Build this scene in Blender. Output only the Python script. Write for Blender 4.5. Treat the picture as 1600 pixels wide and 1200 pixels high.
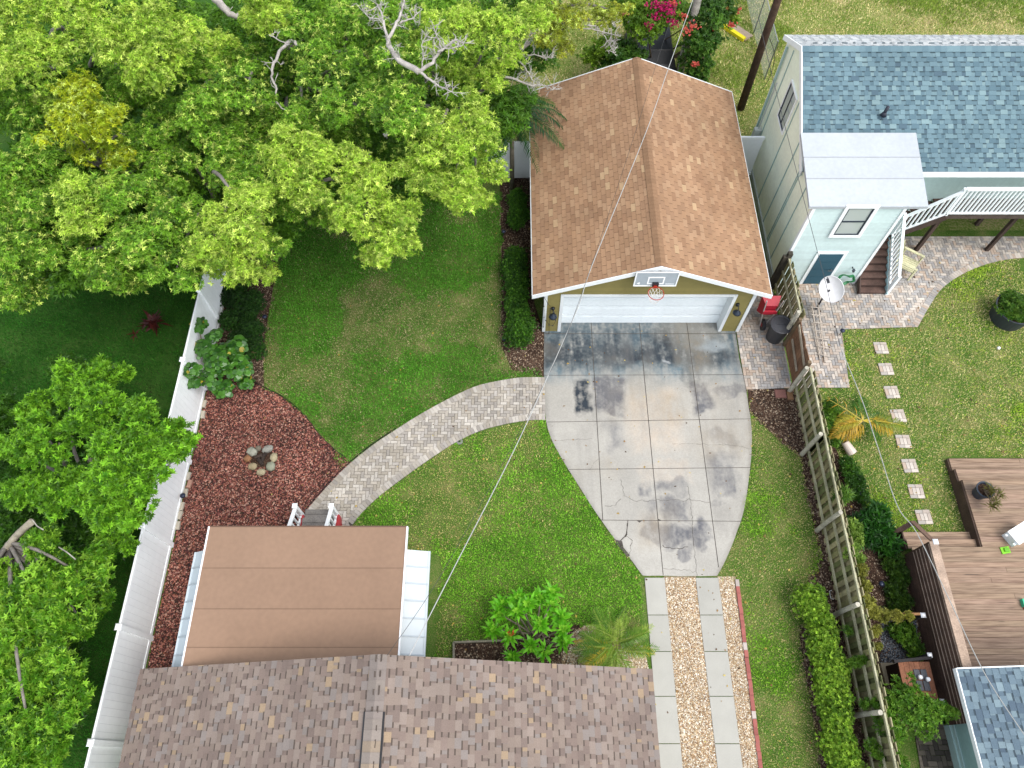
import bpy, math, random
import numpy as np
from mathutils import Vector
rng = np.random.default_rng(7); random.seed(7)
R = math.radians
scene = bpy.context.scene
for o in list(bpy.data.objects): bpy.data.objects.remove(o)

# ---------------------------------------------------------------- camera, sky, sun, exposure
H = 20.5; FPX = 1150.0; TILT = R(27.7)
cam = bpy.data.cameras.new('camera'); co = bpy.data.objects.new('camera', cam); scene.collection.objects.link(co)
co.location = (0, 0, H); co.rotation_euler = (TILT, 0, 0)
cam.sensor_width = 36; cam.lens = FPX / 1600 * 36; cam.clip_start = .1; cam.clip_end = 600
scene.camera = co
SUN_EL = 62; SUN_AZ = 128      # azimuth clockwise from +Y: sun stands to the right of the picture
world = bpy.data.worlds.new('World'); scene.world = world; world.use_nodes = True
wn = world.node_tree; wb = wn.nodes['Background']
sky = wn.nodes.new('ShaderNodeTexSky'); sky.sky_type = 'NISHITA'; sky.sun_disc = False
sky.sun_elevation = R(SUN_EL); sky.sun_rotation = R(SUN_AZ); sky.air_density = 1.0; sky.dust_density = 1.5; sky.ozone_density = .6
hs_ = wn.nodes.new('ShaderNodeHueSaturation'); hs_.inputs['Saturation'].default_value = .38   # overcast: the blue is mostly veiled
wn.links.new(sky.outputs[0], hs_.inputs['Color']); wn.links.new(hs_.outputs[0], wb.inputs[0]); wb.inputs[1].default_value = .15
sl = bpy.data.lights.new('sun', 'SUN'); sl.energy = .8; sl.angle = R(30); sl.color = (1, .965, .9)
so = bpy.data.objects.new('sun', sl); scene.collection.objects.link(so)
az, el = R(SUN_AZ), R(SUN_EL)
sd = Vector((math.sin(az) * math.cos(el), math.cos(az) * math.cos(el), math.sin(el)))
so.rotation_euler = sd.to_track_quat('Z', 'Y').to_euler(); so.location = sd * 60
scene.view_settings.view_transform = 'Standard'; scene.view_settings.look = 'None'
scene.view_settings.exposure = 1.4; scene.view_settings.gamma = 1
try:
    scene.cycles.max_bounces = 6; scene.cycles.transparent_max_bounces = 4
except Exception: pass

# ---------------------------------------------------------------- measuring: photo position -> point in the world at a height or on a wall
CT, ST = math.cos(TILT), math.sin(TILT)
def ray(x, y):
    u = x - 800; v = 600 - y
    return u, v * CT + FPX * ST, v * ST - FPX * CT
def G(x, y, z=0.0):
    a, b, d = ray(x, y); t = (z - H) / d
    return (a * t, b * t, z)
def WX(x, y, X):
    a, b, d = ray(x, y); t = X / a; return (X, b * t, H + d * t)
def WY(x, y, Y):
    a, b, d = ray(x, y); t = Y / b; return (a * t, Y, H + d * t)
def S(r, g, b, k=1.0):
    f = lambda c: ((c / 255 + .055) / 1.055) ** 2.4 if c > 10 else c / 255 / 12.92
    return (f(r) * k, f(g) * k, f(b) * k)

# ---------------------------------------------------------------- objects
ORG = {}
def props(o, label=None, cat=None, group=None, kind=None):
    if label: o['label'] = label
    if cat: o['category'] = cat
    if group: o['group'] = group
    if kind: o['kind'] = kind
    return o
def thing(name, label, cat, loc, group=None):
    o = bpy.data.objects.new(name, None); scene.collection.objects.link(o)
    o.location = loc; o.empty_display_size = .2; ORG[o.name] = np.array(loc, float)
    return props(o, label, cat, group)
def npmesh(name, V, F, C, mat, parent=None, label=None, cat=None, group=None, kind=None, smooth=False):
    """V (n,3); F (m,k) array or list of tuples; C (m,3) colours per face"""
    V = np.asarray(V, float)
    if parent is not None: org = ORG[parent.name]
    else: org = np.array([V[:, 0].mean(), V[:, 1].mean(), V[:, 2].min()])
    me = bpy.data.meshes.new(name)
    if isinstance(F, np.ndarray):
        m, k = F.shape; tot = np.full(m, k); loops = F.ravel()
    else:
        tot = np.array([len(f) for f in F]); loops = np.fromiter((i for f in F for i in f), int)
        m = len(tot)
    start = np.concatenate([[0], np.cumsum(tot)[:-1]])
    me.vertices.add(len(V)); me.vertices.foreach_set('co', (V - org).astype(np.float32).ravel())
    me.loops.add(len(loops)); me.loops.foreach_set('vertex_index', loops.astype(np.int32))
    me.polygons.add(m); me.polygons.foreach_set('loop_start', start.astype(np.int32))
    me.polygons.foreach_set('use_smooth', np.full(m, smooth))
    me.update(calc_edges=True)
    at = me.attributes.new('Col', 'FLOAT_COLOR', 'CORNER')
    c = np.ones((len(loops), 4), np.float32); c[:, :3] = np.repeat(np.asarray(C, float).reshape(m, 3), tot, axis=0)
    at.data.foreach_set('color', c.ravel())
    me.materials.append(mat)
    o = bpy.data.objects.new(name, me); scene.collection.objects.link(o)
    if parent is not None:
        o.parent = parent; ORG[o.name] = org
    else:
        o.location = org; ORG[o.name] = org
    return props(o, label, cat, group, kind)
def nrm(v): v = np.asarray(v, float); return v / (np.linalg.norm(v) + 1e-12)
class MB:
    def __init__(s, col=(1, 1, 1)): s.V = []; s.F = []; s.C = []; s.col = col
    def add(s, vs, fs, col=None):
        b = len(s.V); s.V.extend([tuple(v) for v in vs])
        for f in fs: s.F.append(tuple(b + i for i in f)); s.C.append(col or s.col)
        return s
    def quad(s, *p, col=None): return s.add(p, [tuple(range(len(p)))], col)
    def box(s, x0, x1, y0, y1, z0, z1, col=None, bev=0.0):
        if bev > 0:
            e = bev
            vs = [(x0, y0, z0), (x1, y0, z0), (x1, y1, z0), (x0, y1, z0), (x0, y0, z1 - e), (x1, y0, z1 - e), (x1, y1, z1 - e), (x0, y1, z1 - e),
                  (x0 + e, y0 + e, z1), (x1 - e, y0 + e, z1), (x1 - e, y1 - e, z1), (x0 + e, y1 - e, z1)]
            fs = [(3, 2, 1, 0), (0, 1, 5, 4), (1, 2, 6, 5), (2, 3, 7, 6), (3, 0, 4, 7), (4, 5, 9, 8), (5, 6, 10, 9), (6, 7, 11, 10), (7, 4, 8, 11), (8, 9, 10, 11)]
            return s.add(vs, fs, col)
        vs = [(x0, y0, z0), (x1, y0, z0), (x1, y1, z0), (x0, y1, z0), (x0, y0, z1), (x1, y0, z1), (x1, y1, z1), (x0, y1, z1)]
        return s.add(vs, [(3, 2, 1, 0), (0, 1, 5, 4), (1, 2, 6, 5), (2, 3, 7, 6), (3, 0, 4, 7), (4, 5, 6, 7)], col)
    def obox(s, c, dx, dy, dz, col=None):
        """box from centre and three half-vectors"""
        c, dx, dy, dz = map(lambda a: np.asarray(a, float), (c, dx, dy, dz))
        vs = [c + a * dx + b * dy + e * dz for e in (-1, 1) for a, b in ((-1, -1), (1, -1), (1, 1), (-1, 1))]
        return s.add(vs, [(3, 2, 1, 0), (0, 1, 5, 4), (1, 2, 6, 5), (2, 3, 7, 6), (3, 0, 4, 7), (4, 5, 6, 7)], col)
    def beam(s, a, b, w, h, col=None, up=(0, 0, 1)):
        a = np.array(a, float); b = np.array(b, float); d = b - a; L = np.linalg.norm(d); d /= L
        n = np.cross(up, d)
        if np.linalg.norm(n) < 1e-4: n = np.cross((0, 1, 0), d)
        n = nrm(n); u = np.cross(d, n)
        return s.obox((a + b) / 2, d * L / 2, n * w / 2, u * h / 2, col)
    def prism(s, poly, z0, z1, col=None):
        n = len(poly); vs = [(p[0], p[1], z0) for p in poly] + [(p[0], p[1], z1) for p in poly]
        fs = [tuple(range(n))[::-1], tuple(range(n, 2 * n))] + [(i, (i + 1) % n, n + (i + 1) % n, n + i) for i in range(n)]
        return s.add(vs, fs, col)
    def tube(s, pts, r, n=8, col=None, caps=True):
        pts = [np.array(p, float) for p in pts]; m = len(pts); r = [r] * m if np.isscalar(r) else r
        vs = []; ref = None
        for i, p in enumerate(pts):
            d = nrm(pts[min(i + 1, m - 1)] - pts[max(i - 1, 0)])
            if ref is None: ref = np.cross(d, (0, 0, 1)) if abs(d[2]) < .9 else np.cross(d, (0, 1, 0))
            a = nrm(ref - d * np.dot(ref, d)); b = np.cross(d, a); ref = a
            for k in range(n):
                t = 2 * math.pi * k / n; vs.append(p + (a * math.cos(t) + b * math.sin(t)) * r[i])
        fs = [(i * n + k, i * n + (k + 1) % n, (i + 1) * n + (k + 1) % n, (i + 1) * n + k) for i in range(m - 1) for k in range(n)]
        if caps: fs += [tuple(range(n))[::-1], tuple(range((m - 1) * n, m * n))]
        return s.add(vs, fs, col)
    def lathe(s, c, prof, n=20, col=None, close=True):
        """prof: list of (r, z) going up"""
        vs = [(c[0] + r * math.cos(2 * math.pi * k / n), c[1] + r * math.sin(2 * math.pi * k / n), c[2] + z) for r, z in prof for k in range(n)]
        m = len(prof)
        fs = [(i * n + k, i * n + (k + 1) % n, (i + 1) * n + (k + 1) % n, (i + 1) * n + k) for i in range(m - 1) for k in range(n)]
        if close: fs += [tuple(range(n))[::-1], tuple(range((m - 1) * n, m * n))]
        return s.add(vs, fs, col)
    def rock(s, c, rx, ry, rz, col=None, seed=0, rot=0, lat=6, lon=10):
        q = np.random.default_rng(seed); vs = []; k = q.normal(0, .07, (lat + 1, lon))
        for i in range(lat + 1):
            ph = -math.pi / 2 + math.pi * i / lat
            for j in range(lon):
                th = 2 * math.pi * j / lon; m = 1 + (k[i, j] if 0 < i < lat else 0)
                cx, cy = math.cos(ph) * math.cos(th), math.cos(ph) * math.sin(th)
                cx = math.copysign(abs(cx) ** .8, cx); cy = math.copysign(abs(cy) ** .8, cy)
                x, y = cx * rx * m, cy * ry * m
                vs.append((c[0] + x * math.cos(rot) - y * math.sin(rot), c[1] + x * math.sin(rot) + y * math.cos(rot), c[2] + math.sin(ph) * rz * m))
        fs = [(i * lon + j, i * lon + (j + 1) % lon, (i + 1) * lon + (j + 1) % lon, (i + 1) * lon + j) for i in range(lat) for j in range(lon)]
        return s.add(vs, fs, col)
    def build(s, name, mat, parent=None, label=None, cat=None, group=None, kind=None, smooth=False):
        return npmesh(name, np.array(s.V), s.F, np.array(s.C), mat, parent, label, cat, group, kind, smooth)
def copy_tree(o, loc, label=None, parent=None):
    c = o.copy(); scene.collection.objects.link(c)
    if parent is None: c.location = loc
    else: c.parent = parent
    if label: c['label'] = label
    for ch in list(o.children): copy_tree(ch, None, None, c)
    return c

# ---------------------------------------------------------------- materials
def mat(name, col=None, rough=.7, var=.15, vs=3.0, bump=.3, bs=60, spec=.3, metal=0, trans=0, vs2=None, dist=.01):
    """base colour = face colour attribute (col None) or a constant, with two scales of noise; bump noise"""
    m = bpy.data.materials.new(name); m.use_nodes = True; nt = m.node_tree; N = nt.nodes; L = nt.links
    p = N['Principled BSDF']; p.inputs['Roughness'].default_value = rough; p.inputs['Specular IOR Level'].default_value = spec
    p.inputs['Metallic'].default_value = metal
    if col is None:
        a = N.new('ShaderNodeAttribute'); a.attribute_name = 'Col'; src = a.outputs['Color']
    else:
        a = N.new('ShaderNodeRGB'); a.outputs[0].default_value = (*col, 1); src = a.outputs[0]
    tc = N.new('ShaderNodeTexCoord')
    if var > 0:
        mm = None
        for sc, am in ((vs, var), (vs2 or vs * 9, var * .8)):
            n = N.new('ShaderNodeTexNoise'); n.inputs['Scale'].default_value = sc; n.inputs['Detail'].default_value = 5
            L.new(tc.outputs['Object'], n.inputs['Vector'])
            r = N.new('ShaderNodeMapRange'); r.inputs[1].default_value = .3; r.inputs[2].default_value = .7
            r.inputs[3].default_value = 1 - am; r.inputs[4].default_value = 1 + am; L.new(n.outputs[0], r.inputs[0])
            v = N.new('ShaderNodeVectorMath'); v.operation = 'SCALE'; L.new(src, v.inputs[0]); L.new(r.outputs[0], v.inputs[3]); src = v.outputs[0]
    L.new(src, p.inputs['Base Color'])
    if bump > 0:
        n = N.new('ShaderNodeTexNoise'); n.inputs['Scale'].default_value = bs; n.inputs['Detail'].default_value = 3
        L.new(tc.outputs['Object'], n.inputs['Vector'])
        b = N.new('ShaderNodeBump'); b.inputs['Strength'].default_value = bump; b.inputs['Distance'].default_value = dist
        L.new(n.outputs[0], b.inputs['Height']); L.new(b.outputs[0], p.inputs['Normal'])
    if trans > 0:
        t = N.new('ShaderNodeBsdfTranslucent'); mx = N.new('ShaderNodeMixShader'); mx.inputs[0].default_value = trans
        L.new(src, t.inputs['Color']); L.new(p.outputs[0], mx.inputs[1]); L.new(t.outputs[0], mx.inputs[2])
        L.new(mx.outputs[0], N['Material Output'].inputs['Surface'])
    return m
M = {}
M['leaf'] = mat('leaf', rough=.45, var=0, bump=0, spec=.35, trans=.45)
M['blade'] = mat('grass_blade', rough=.6, var=0, bump=0, spec=.2, trans=.25)
M['bark'] = mat('bark', rough=.9, var=.3, vs=6, bump=.8, bs=30, dist=.02)
M['shingle'] = mat('shingle', rough=.92, var=.1, vs=.7, vs2=45, bump=.6, bs=150, spec=.15, dist=.004)
M['paint'] = mat('painted_surface', rough=.5, var=.04, vs=1.2, bump=.05, bs=30, spec=.35)
M['stucco'] = mat('painted_siding', rough=.65, var=.06, vs=1.0, bump=.1, bs=40)
M['vinyl'] = mat('vinyl', rough=.38, var=.035, vs=.7, bump=.03, bs=8, spec=.45)
M['wood'] = mat('weathered_wood', rough=.85, var=.3, vs=2.5, vs2=30, bump=.5, bs=40)
M['paver'] = mat('paver', rough=.9, var=.14, vs=1.0, vs2=60, bump=.4, bs=120, spec=.2, dist=.004)
M['stone'] = mat('stone', rough=.9, var=.2, vs=8, vs2=60, bump=.5, bs=60)
M['pebble'] = mat('pebble', rough=.85, var=0, bump=0, spec=.3)
M['metal'] = mat('metal', rough=.35, var=.05, vs=3, bump=.05, bs=20, spec=.5, metal=.4)
M['plastic'] = mat('plastic', rough=.45, var=.05, vs=4, bump=.05, bs=60, spec=.4)
M['rubberoof'] = mat('roll_roofing', rough=.9, var=.055, vs=.8, vs2=9, bump=.3, bs=140, dist=.003)
M['wire'] = mat('wire', rough=.5, var=0, bump=0)
M['flower'] = mat('petal', rough=.5, var=0, bump=0, trans=.3)
# glass
gm = bpy.data.materials.new('window_glass'); gm.use_nodes = True; gp = gm.node_tree.nodes['Principled BSDF']
gp.inputs['Base Color'].default_value = (.42, .46, .44, 1); gp.inputs['Roughness'].default_value = .08; gp.inputs['Specular IOR Level'].default_value = .7
M['glass'] = gm
def plank_mat(name, c1, c2, scale=(1, 14, 1)):
    m = bpy.data.materials.new(name); m.use_nodes = True; nt = m.node_tree; N = nt.nodes; L = nt.links; p = N['Principled BSDF']; p.inputs['Roughness'].default_value = .75
    tc = N.new('ShaderNodeTexCoord'); mp = N.new('ShaderNodeMapping'); mp.inputs['Scale'].default_value = scale; L.new(tc.outputs['Object'], mp.inputs[0])
    n = N.new('ShaderNodeTexNoise'); n.inputs['Scale'].default_value = 1.6; n.inputs['Detail'].default_value = 6; L.new(mp.outputs[0], n.inputs['Vector'])
    r = N.new('ShaderNodeValToRGB'); e = r.color_ramp.elements; e[0].position = .3; e[0].color = (*c1, 1); e[1].position = .62; e[1].color = (*c2, 1); L.new(n.outputs[0], r.inputs[0])
    at = N.new('ShaderNodeAttribute'); at.attribute_name = 'Col'; v = N.new('ShaderNodeVectorMath'); v.operation = 'MULTIPLY'
    L.new(r.outputs[0], v.inputs[0]); L.new(at.outputs['Color'], v.inputs[1])
    n2 = N.new('ShaderNodeTexNoise'); n2.inputs['Scale'].default_value = 3; n2.inputs['Detail'].default_value = 4; mp2 = N.new('ShaderNodeMapping'); mp2.inputs['Scale'].default_value = (.35, 9, 1)
    L.new(tc.outputs['Object'], mp2.inputs[0]); L.new(mp2.outputs[0], n2.inputs['Vector'])
    r2 = N.new('ShaderNodeMapRange'); r2.inputs[1].default_value = .66; r2.inputs[2].default_value = .72; r2.inputs[3].default_value = 1; r2.inputs[4].default_value = .35; L.new(n2.outputs[0], r2.inputs[0])
    v2 = N.new('ShaderNodeVectorMath'); v2.operation = 'SCALE'; L.new(v.outputs[0], v2.inputs[0]); L.new(r2.outputs[0], v2.inputs[3]); L.new(v2.outputs[0], p.inputs['Base Color'])
    b = N.new('ShaderNodeBump'); b.inputs['Strength'].default_value = .3; b.inputs['Distance'].default_value = .004; L.new(n.outputs[0], b.inputs['Height']); L.new(b.outputs[0], p.inputs['Normal'])
    return m
M['deck'] = plank_mat('deck_boards', S(140, 112, 90, .62), S(178, 150, 124, .66))
def ground_mat(name, cols, scale=1.2, pos=(.35, .5, .62), fine=35, bump=.6):
    m = bpy.data.materials.new(name); m.use_nodes = True; nt = m.node_tree; N = nt.nodes; L = nt.links; p = N['Principled BSDF']; p.inputs['Roughness'].default_value = .95; p.inputs['Specular IOR Level'].default_value = .1
    tc = N.new('ShaderNodeTexCoord')
    a = N.new('ShaderNodeTexNoise'); a.inputs['Scale'].default_value = scale; a.inputs['Detail'].default_value = 8; a.inputs['Roughness'].default_value = .62; L.new(tc.outputs['Object'], a.inputs['Vector'])
    f = N.new('ShaderNodeTexNoise'); f.inputs['Scale'].default_value = fine; f.inputs['Detail'].default_value = 4; L.new(tc.outputs['Object'], f.inputs['Vector'])
    mx = N.new('ShaderNodeMath'); mx.operation = 'MULTIPLY_ADD'; mx.inputs[1].default_value = .55; L.new(f.outputs[0], mx.inputs[0])
    h = N.new('ShaderNodeMath'); h.operation = 'MULTIPLY'; h.inputs[1].default_value = .45; L.new(a.outputs[0], h.inputs[0]); L.new(h.outputs[0], mx.inputs[2])
    r = N.new('ShaderNodeValToRGB'); e = r.color_ramp.elements; e[0].position = pos[0]; e[0].color = (*cols[0], 1); e[1].position = pos[2]; e[1].color = (*cols[2], 1)
    k = e.new(pos[1]); k.color = (*cols[1], 1); L.new(mx.outputs[0], r.inputs[0]); L.new(r.outputs[0], p.inputs['Base Color'])
    b = N.new('ShaderNodeBump'); b.inputs['Strength'].default_value = bump; b.inputs['Distance'].default_value = .03; L.new(f.outputs[0], b.inputs['Height']); L.new(b.outputs[0], p.inputs['Normal'])
    return m
M['soil'] = ground_mat('lawn_soil', (S(54, 86, 30, .8), S(84, 116, 44, .8), S(134, 128, 84, .85)))
M['lot'] = ground_mat('rough_lot', (S(84, 112, 44, .75), S(124, 142, 66, .75), S(178, 162, 118, .75)), scale=.5, fine=14)
M['mulch'] = ground_mat('mulch', (S(38, 28, 22, .7), S(72, 54, 44, .7), S(120, 96, 80, .7)), fine=30)
M['sand'] = ground_mat('sandy_base', (S(120, 104, 84, .7), S(170, 150, 122, .7), S(210, 192, 160, .7)), fine=40)
M['joint'] = mat('joint_sand', S(84, 78, 72, .8), rough=.95, var=.3, vs=4)

# ---------------------------------------------------------------- numpy helpers
def hash2(ix, iy, seed):
    n = (ix.astype(np.int64) * 374761393 + iy.astype(np.int64) * 668265263 + seed * 982451653) & 0xffffffff
    n = ((n ^ (n >> 13)) * 1274126177) & 0xffffffff
    return ((n ^ (n >> 16)) & 0xffff) / 65535.0
def vn(x, y, seed=0):
    ix, iy = np.floor(x), np.floor(y); fx, fy = x - ix, y - iy; fx = fx * fx * (3 - 2 * fx); fy = fy * fy * (3 - 2 * fy)
    a = hash2(ix, iy, seed); b = hash2(ix + 1, iy, seed); c = hash2(ix, iy + 1, seed); d = hash2(ix + 1, iy + 1, seed)
    return (a * (1 - fx) + b * fx) * (1 - fy) + (c * (1 - fx) + d * fx) * fy
def fbm(x, y, f=1.0, o=4, seed=0):
    s = 0; a = .5; t = 0
    for i in range(o): s = s + a * vn(x * f, y * f, seed + i * 17); t += a; a *= .5; f *= 2.03
    return s / t
def inpoly(x, y, poly):
    r = np.zeros(len(x), bool); n = len(poly); j = n - 1
    for i in range(n):
        xi, yi = poly[i][:2]; xj, yj = poly[j][:2]
        c = ((yi > y) != (yj > y)) & (x < (xj - xi) * (y - yi) / ((yj - yi) + 1e-12) + xi); r ^= c; j = i
    return r
def gp2(pts, z=0): return [G(x, y, z)[:2] for x, y in pts]
def lerp(a, b, t): return a + (b - a) * t
def smooth(pts, n=4):
    """catmull-rom through 2-D or 3-D points"""
    P_ = [np.array(p, float) for p in pts]; out = []
    for i in range(len(P_) - 1):
        p0 = P_[max(i - 1, 0)]; p1 = P_[i]; p2 = P_[i + 1]; p3 = P_[min(i + 2, len(P_) - 1)]
        for k in range(n):
            t = k / n; out.append(.5 * ((2 * p1) + (p2 - p0) * t + (2 * p0 - 5 * p1 + 4 * p2 - p3) * t * t + (3 * p1 - p0 - 3 * p2 + p3) * t ** 3))
    out.append(P_[-1]); return out
def sample(poly, n_per_m2, excl=(), jit=.0):
    a = np.array(poly); lo, hi = a.min(0)[:2], a.max(0)[:2]; n = int((hi[0] - lo[0]) * (hi[1] - lo[1]) * n_per_m2)
    x = rng.uniform(lo[0], hi[0], n); y = rng.uniform(lo[1], hi[1], n); jx = x + jit * 2 * (fbm(x, y, 5, 3, 71) - .5); jy = y + jit * 2 * (fbm(x, y, 5, 3, 72) - .5); k = inpoly(jx, jy, poly)
    for e in excl: k &= ~inpoly(x, y, e)
    return x[k], y[k]
def sheet(name, poly, z, m, kind='structure', col=(1, 1, 1), **k):
    return MB(col).add([(p[0], p[1], z) for p in poly], [tuple(range(len(poly)))]).build(name, m, kind=kind, **k)
def chips(name, poly, dens, size, pal, m, excl=(), z=0.0, flat=.6, label=None, patch=None, jit=.25, edge=0.0):
    """many small irregular stones or chips lying on the ground: one 'stuff' object"""
    x, y = sample(poly, dens, excl, edge); n = len(x)
    s = size * rng.uniform(.5, 1.35, n); th = rng.uniform(0, 6.283, n)
    base = np.array([(1, 0, 0), (0, 1, 0), (-1, 0, 0), (0, -1, 0), (0, 0, 1), (0, 0, -1)], float)
    V = base[None] * rng.uniform(.55, 1.2, (n, 6, 1)); V = V + rng.normal(0, jit * .5, (n, 6, 3))
    V[:, :, 0] *= rng.uniform(.8, 1.5, (n, 1)); V[:, :, 2] *= flat
    c, s_ = np.cos(th)[:, None], np.sin(th)[:, None]
    X = V[:, :, 0] * c - V[:, :, 1] * s_; Y = V[:, :, 0] * s_ + V[:, :, 1] * c
    V = np.stack([X, Y, V[:, :, 2]], 2) * s[:, None, None]
    V += np.stack([x, y, z + s * flat * rng.uniform(0, .9, n)], 1)[:, None, :]
    f = np.array([(0, 1, 4), (1, 2, 4), (2, 3, 4), (3, 0, 4), (1, 0, 5), (2, 1, 5), (3, 2, 5), (0, 3, 5)])
    F = (f[None] + (np.arange(n) * 6)[:, None, None]).reshape(-1, 3)
    pal = np.array(pal); w = rng.integers(0, len(pal), n); C = pal[w] * rng.uniform(.75, 1.25, (n, 1))
    if patch is not None: C = C * patch(x, y)[:, None]
    return npmesh(name, V.reshape(-1, 3), F, np.repeat(C, 8, axis=0), m, label=label, kind='stuff')
def grass(name, poly, dens, h, w, green, dry, label, excl=(), seed=0, dryamt=.5, z=0.0, df=.45, patches=()):
    x, y = sample(poly, dens, excl, .14); n = len(x)
    d = fbm(x, y, df, 5, seed) + .22 * (fbm(x, y, 3.0, 3, seed + 5) - .5)
    for px_, py_, r_, a_ in patches:
        X_, Y_, _z = G(px_, py_); d = d + a_ * np.exp(-((x - X_) ** 2 + (y - Y_) ** 2) / r_ ** 2)
    dryness = np.clip((d - (1 - dryamt) * .62 - .12) * 5, 0, 1)
    keep = rng.uniform(0, 1, n) > dryness * .45; x, y, dryness = x[keep], y[keep], dryness[keep]; n = len(x)
    t = rng.uniform(0, 6.283, n); hh = h * rng.uniform(.5, 1.3, n) * (1 - .35 * dryness); ww = w * rng.uniform(.6, 1.4, n); ln = rng.uniform(0, 6.283, n); la = rng.uniform(.2, 1.1, n) * hh
    P_ = np.stack([x, y, np.full(n, z)], 1); wd = np.stack([np.cos(t), np.sin(t), np.zeros(n)], 1) * ww[:, None] / 2
    tip = P_ + np.stack([np.cos(ln) * la, np.sin(ln) * la, hh], 1)
    V = np.stack([P_ - wd, P_ + wd, tip], 1).reshape(-1, 3); F = np.arange(3 * n).reshape(-1, 3)
    g = np.array(green); dd = np.array(dry)
    mixg = fbm(x, y, 1.1, 4, seed + 3)[:, None]
    isdry = (rng.uniform(0, 1, n) < dryness * .75 + .05)[:, None]
    gc = lerp(g[0], g[1], np.clip(mixg * 1.6 - .3, 0, 1)); gc = lerp(gc, g[2], (rng.uniform(0, 1, (n, 1)) ** 2) * .7)
    C = np.where(isdry, lerp(dd[0], dd[1], rng.uniform(0, 1, (n, 1))), gc) * rng.uniform(.5, 1.5, (n, 1))
    return npmesh(name, V, F, C, M['blade'], label=label, kind='stuff')
class Leaves:
    def __init__(s): s.V = []; s.C = []
    def add(s, base, dirv, side, L_, W_, col, bend=.25, mid=.45):
        """base, dirv, side: (n,3); L_, W_: (n,)  one bent leaf each"""
        L_ = np.asarray(L_)[:, None]; W_ = np.asarray(W_)[:, None]
        up = np.cross(dirv, side); up /= np.linalg.norm(up, axis=1, keepdims=True) + 1e-9
        up = np.where(up[:, 2:3] < 0, -up, up)
        m_ = base + dirv * L_ * mid + up * L_ * bend * .35; tip = base + dirv * L_ - up * L_ * bend * .35
        s.V.append(np.stack([base, m_ + side * W_ / 2, tip, m_ - side * W_ / 2], 1)); s.C.append(col)
    def sprigs(s, c, axis, n, L_, W_, col, spread=.9, droop=.3, colvar=.25, bend=.25, mid=.45, down=0.0):
        """n leaves radiating from each centre c around axis"""
        m = len(c)
        if m == 0: return
        axis = axis / (np.linalg.norm(axis, axis=1, keepdims=True) + 1e-9)
        ref = rng.normal(0, 1, (m, 3)); a = np.cross(axis, ref); a /= np.linalg.norm(a, axis=1, keepdims=True) + 1e-9; b = np.cross(axis, a)
        ph0 = rng.uniform(0, 6.283, m)
        for k in range(n):
            t = ph0 + 6.283 * k / n + rng.uniform(-.25, .25, m); sp = spread * rng.uniform(.6, 1.3, m)
            d = axis * np.cos(sp)[:, None] + (a * np.cos(t)[:, None] + b * np.sin(t)[:, None]) * np.sin(sp)[:, None]
            d[:, 2] -= droop * rng.uniform(.3, 1.3, m); d /= np.linalg.norm(d, axis=1, keepdims=True)
            sd_ = np.cross(d, axis + rng.normal(0, .25, (m, 3))); sd_ /= np.linalg.norm(sd_, axis=1, keepdims=True) + 1e-9
            l = L_ * rng.uniform(.65, 1.25, m); cc = col * rng.uniform(1 - colvar, 1 + colvar, (m, 1))
            off = rng.uniform(-.5, .1, m)[:, None] * axis * l[:, None] * .8
            s.add(c + off, d, sd_, l, W_ * rng.uniform(.8, 1.2, m), cc, bend, mid)
    def build(s, name, parent=None, m=None, **k):
        V = np.concatenate(s.V).reshape(-1, 3); C = np.concatenate(s.C); n = len(C)
        return npmesh(name, V, np.arange(4 * n).reshape(-1, 4), C, m or M['leaf'], parent, **k)
def lumpy(lv, c, r, dens, *a, flat=.7, **k):
    """a bough's foliage: smaller lumps set round its upper side, uneven in size"""
    c = np.array(c); clump(lv, c, r * .72, dens * .6, *a, flat=flat, **k)
    for _ in range(9):
        d = rng.normal(0, 1, 3); d[2] = abs(d[2]) * .8; d /= np.linalg.norm(d); q = r * rng.uniform(.22, .5)
        clump(lv, c + d * r * rng.uniform(.55, 1.15) * np.array([1, 1, flat]), q, dens, *a, flat=rng.uniform(.55, .85), **k)
def clump(lv, c, r, dens, L_, W_, pal, n=7, flat=.7, droop=.35, tips=.25, tipcol=None, full=False, lump=.22, spread=.95, colvar=.25):
    """sprigs over an uneven ellipsoid shell; pal: list of colours mixed per sprig"""
    N = int(dens * 4 * math.pi * r * r)
    d = rng.normal(0, 1, (N, 3)); d /= np.linalg.norm(d, axis=1, keepdims=True)
    if not full: d[:, 2] = np.where(d[:, 2] < -.35, -d[:, 2], d[:, 2])
    sd_ = rng.integers(0, 9999)
    bumpy = 1 + lump * (2 * fbm(d[:, 0] * 2.2 + 9, d[:, 1] * 2.2 + d[:, 2] * 2.2 + 5, 1.0, 3, sd_) - 1) * 2
    rr = r * bumpy * (rng.uniform(0, 1, N) ** .4 * .7 + .38) * np.where(rng.uniform(0, 1, N) < .1, rng.uniform(1.05, 1.35, N), 1)
    P_ = np.array(c) + d * rr[:, None] * np.array([1, 1, flat])
    axis = d * .7 + np.array([0, 0, .75]) + rng.normal(0, .3, (N, 3))
    pal = np.array(pal); t = rng.uniform(0, 1, (N, 1)); col = lerp(pal[0], pal[1], t)
    patchy = fbm(P_[:, 0], P_[:, 1], 1.6, 3, sd_ + 1)[:, None]; col = lerp(col, pal[-1], np.clip((patchy - .45) * 2.2, 0, .7))
    if tipcol is not None:
        k = (rng.uniform(0, 1, N) < tips)[:, None]; col = np.where(k, np.array(tipcol), col)
    lv.sprigs(P_, axis, n, L_, W_, col * rng.uniform(.72, 1.2, (N, 1)), spread=spread, droop=droop, colvar=colvar)
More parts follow.
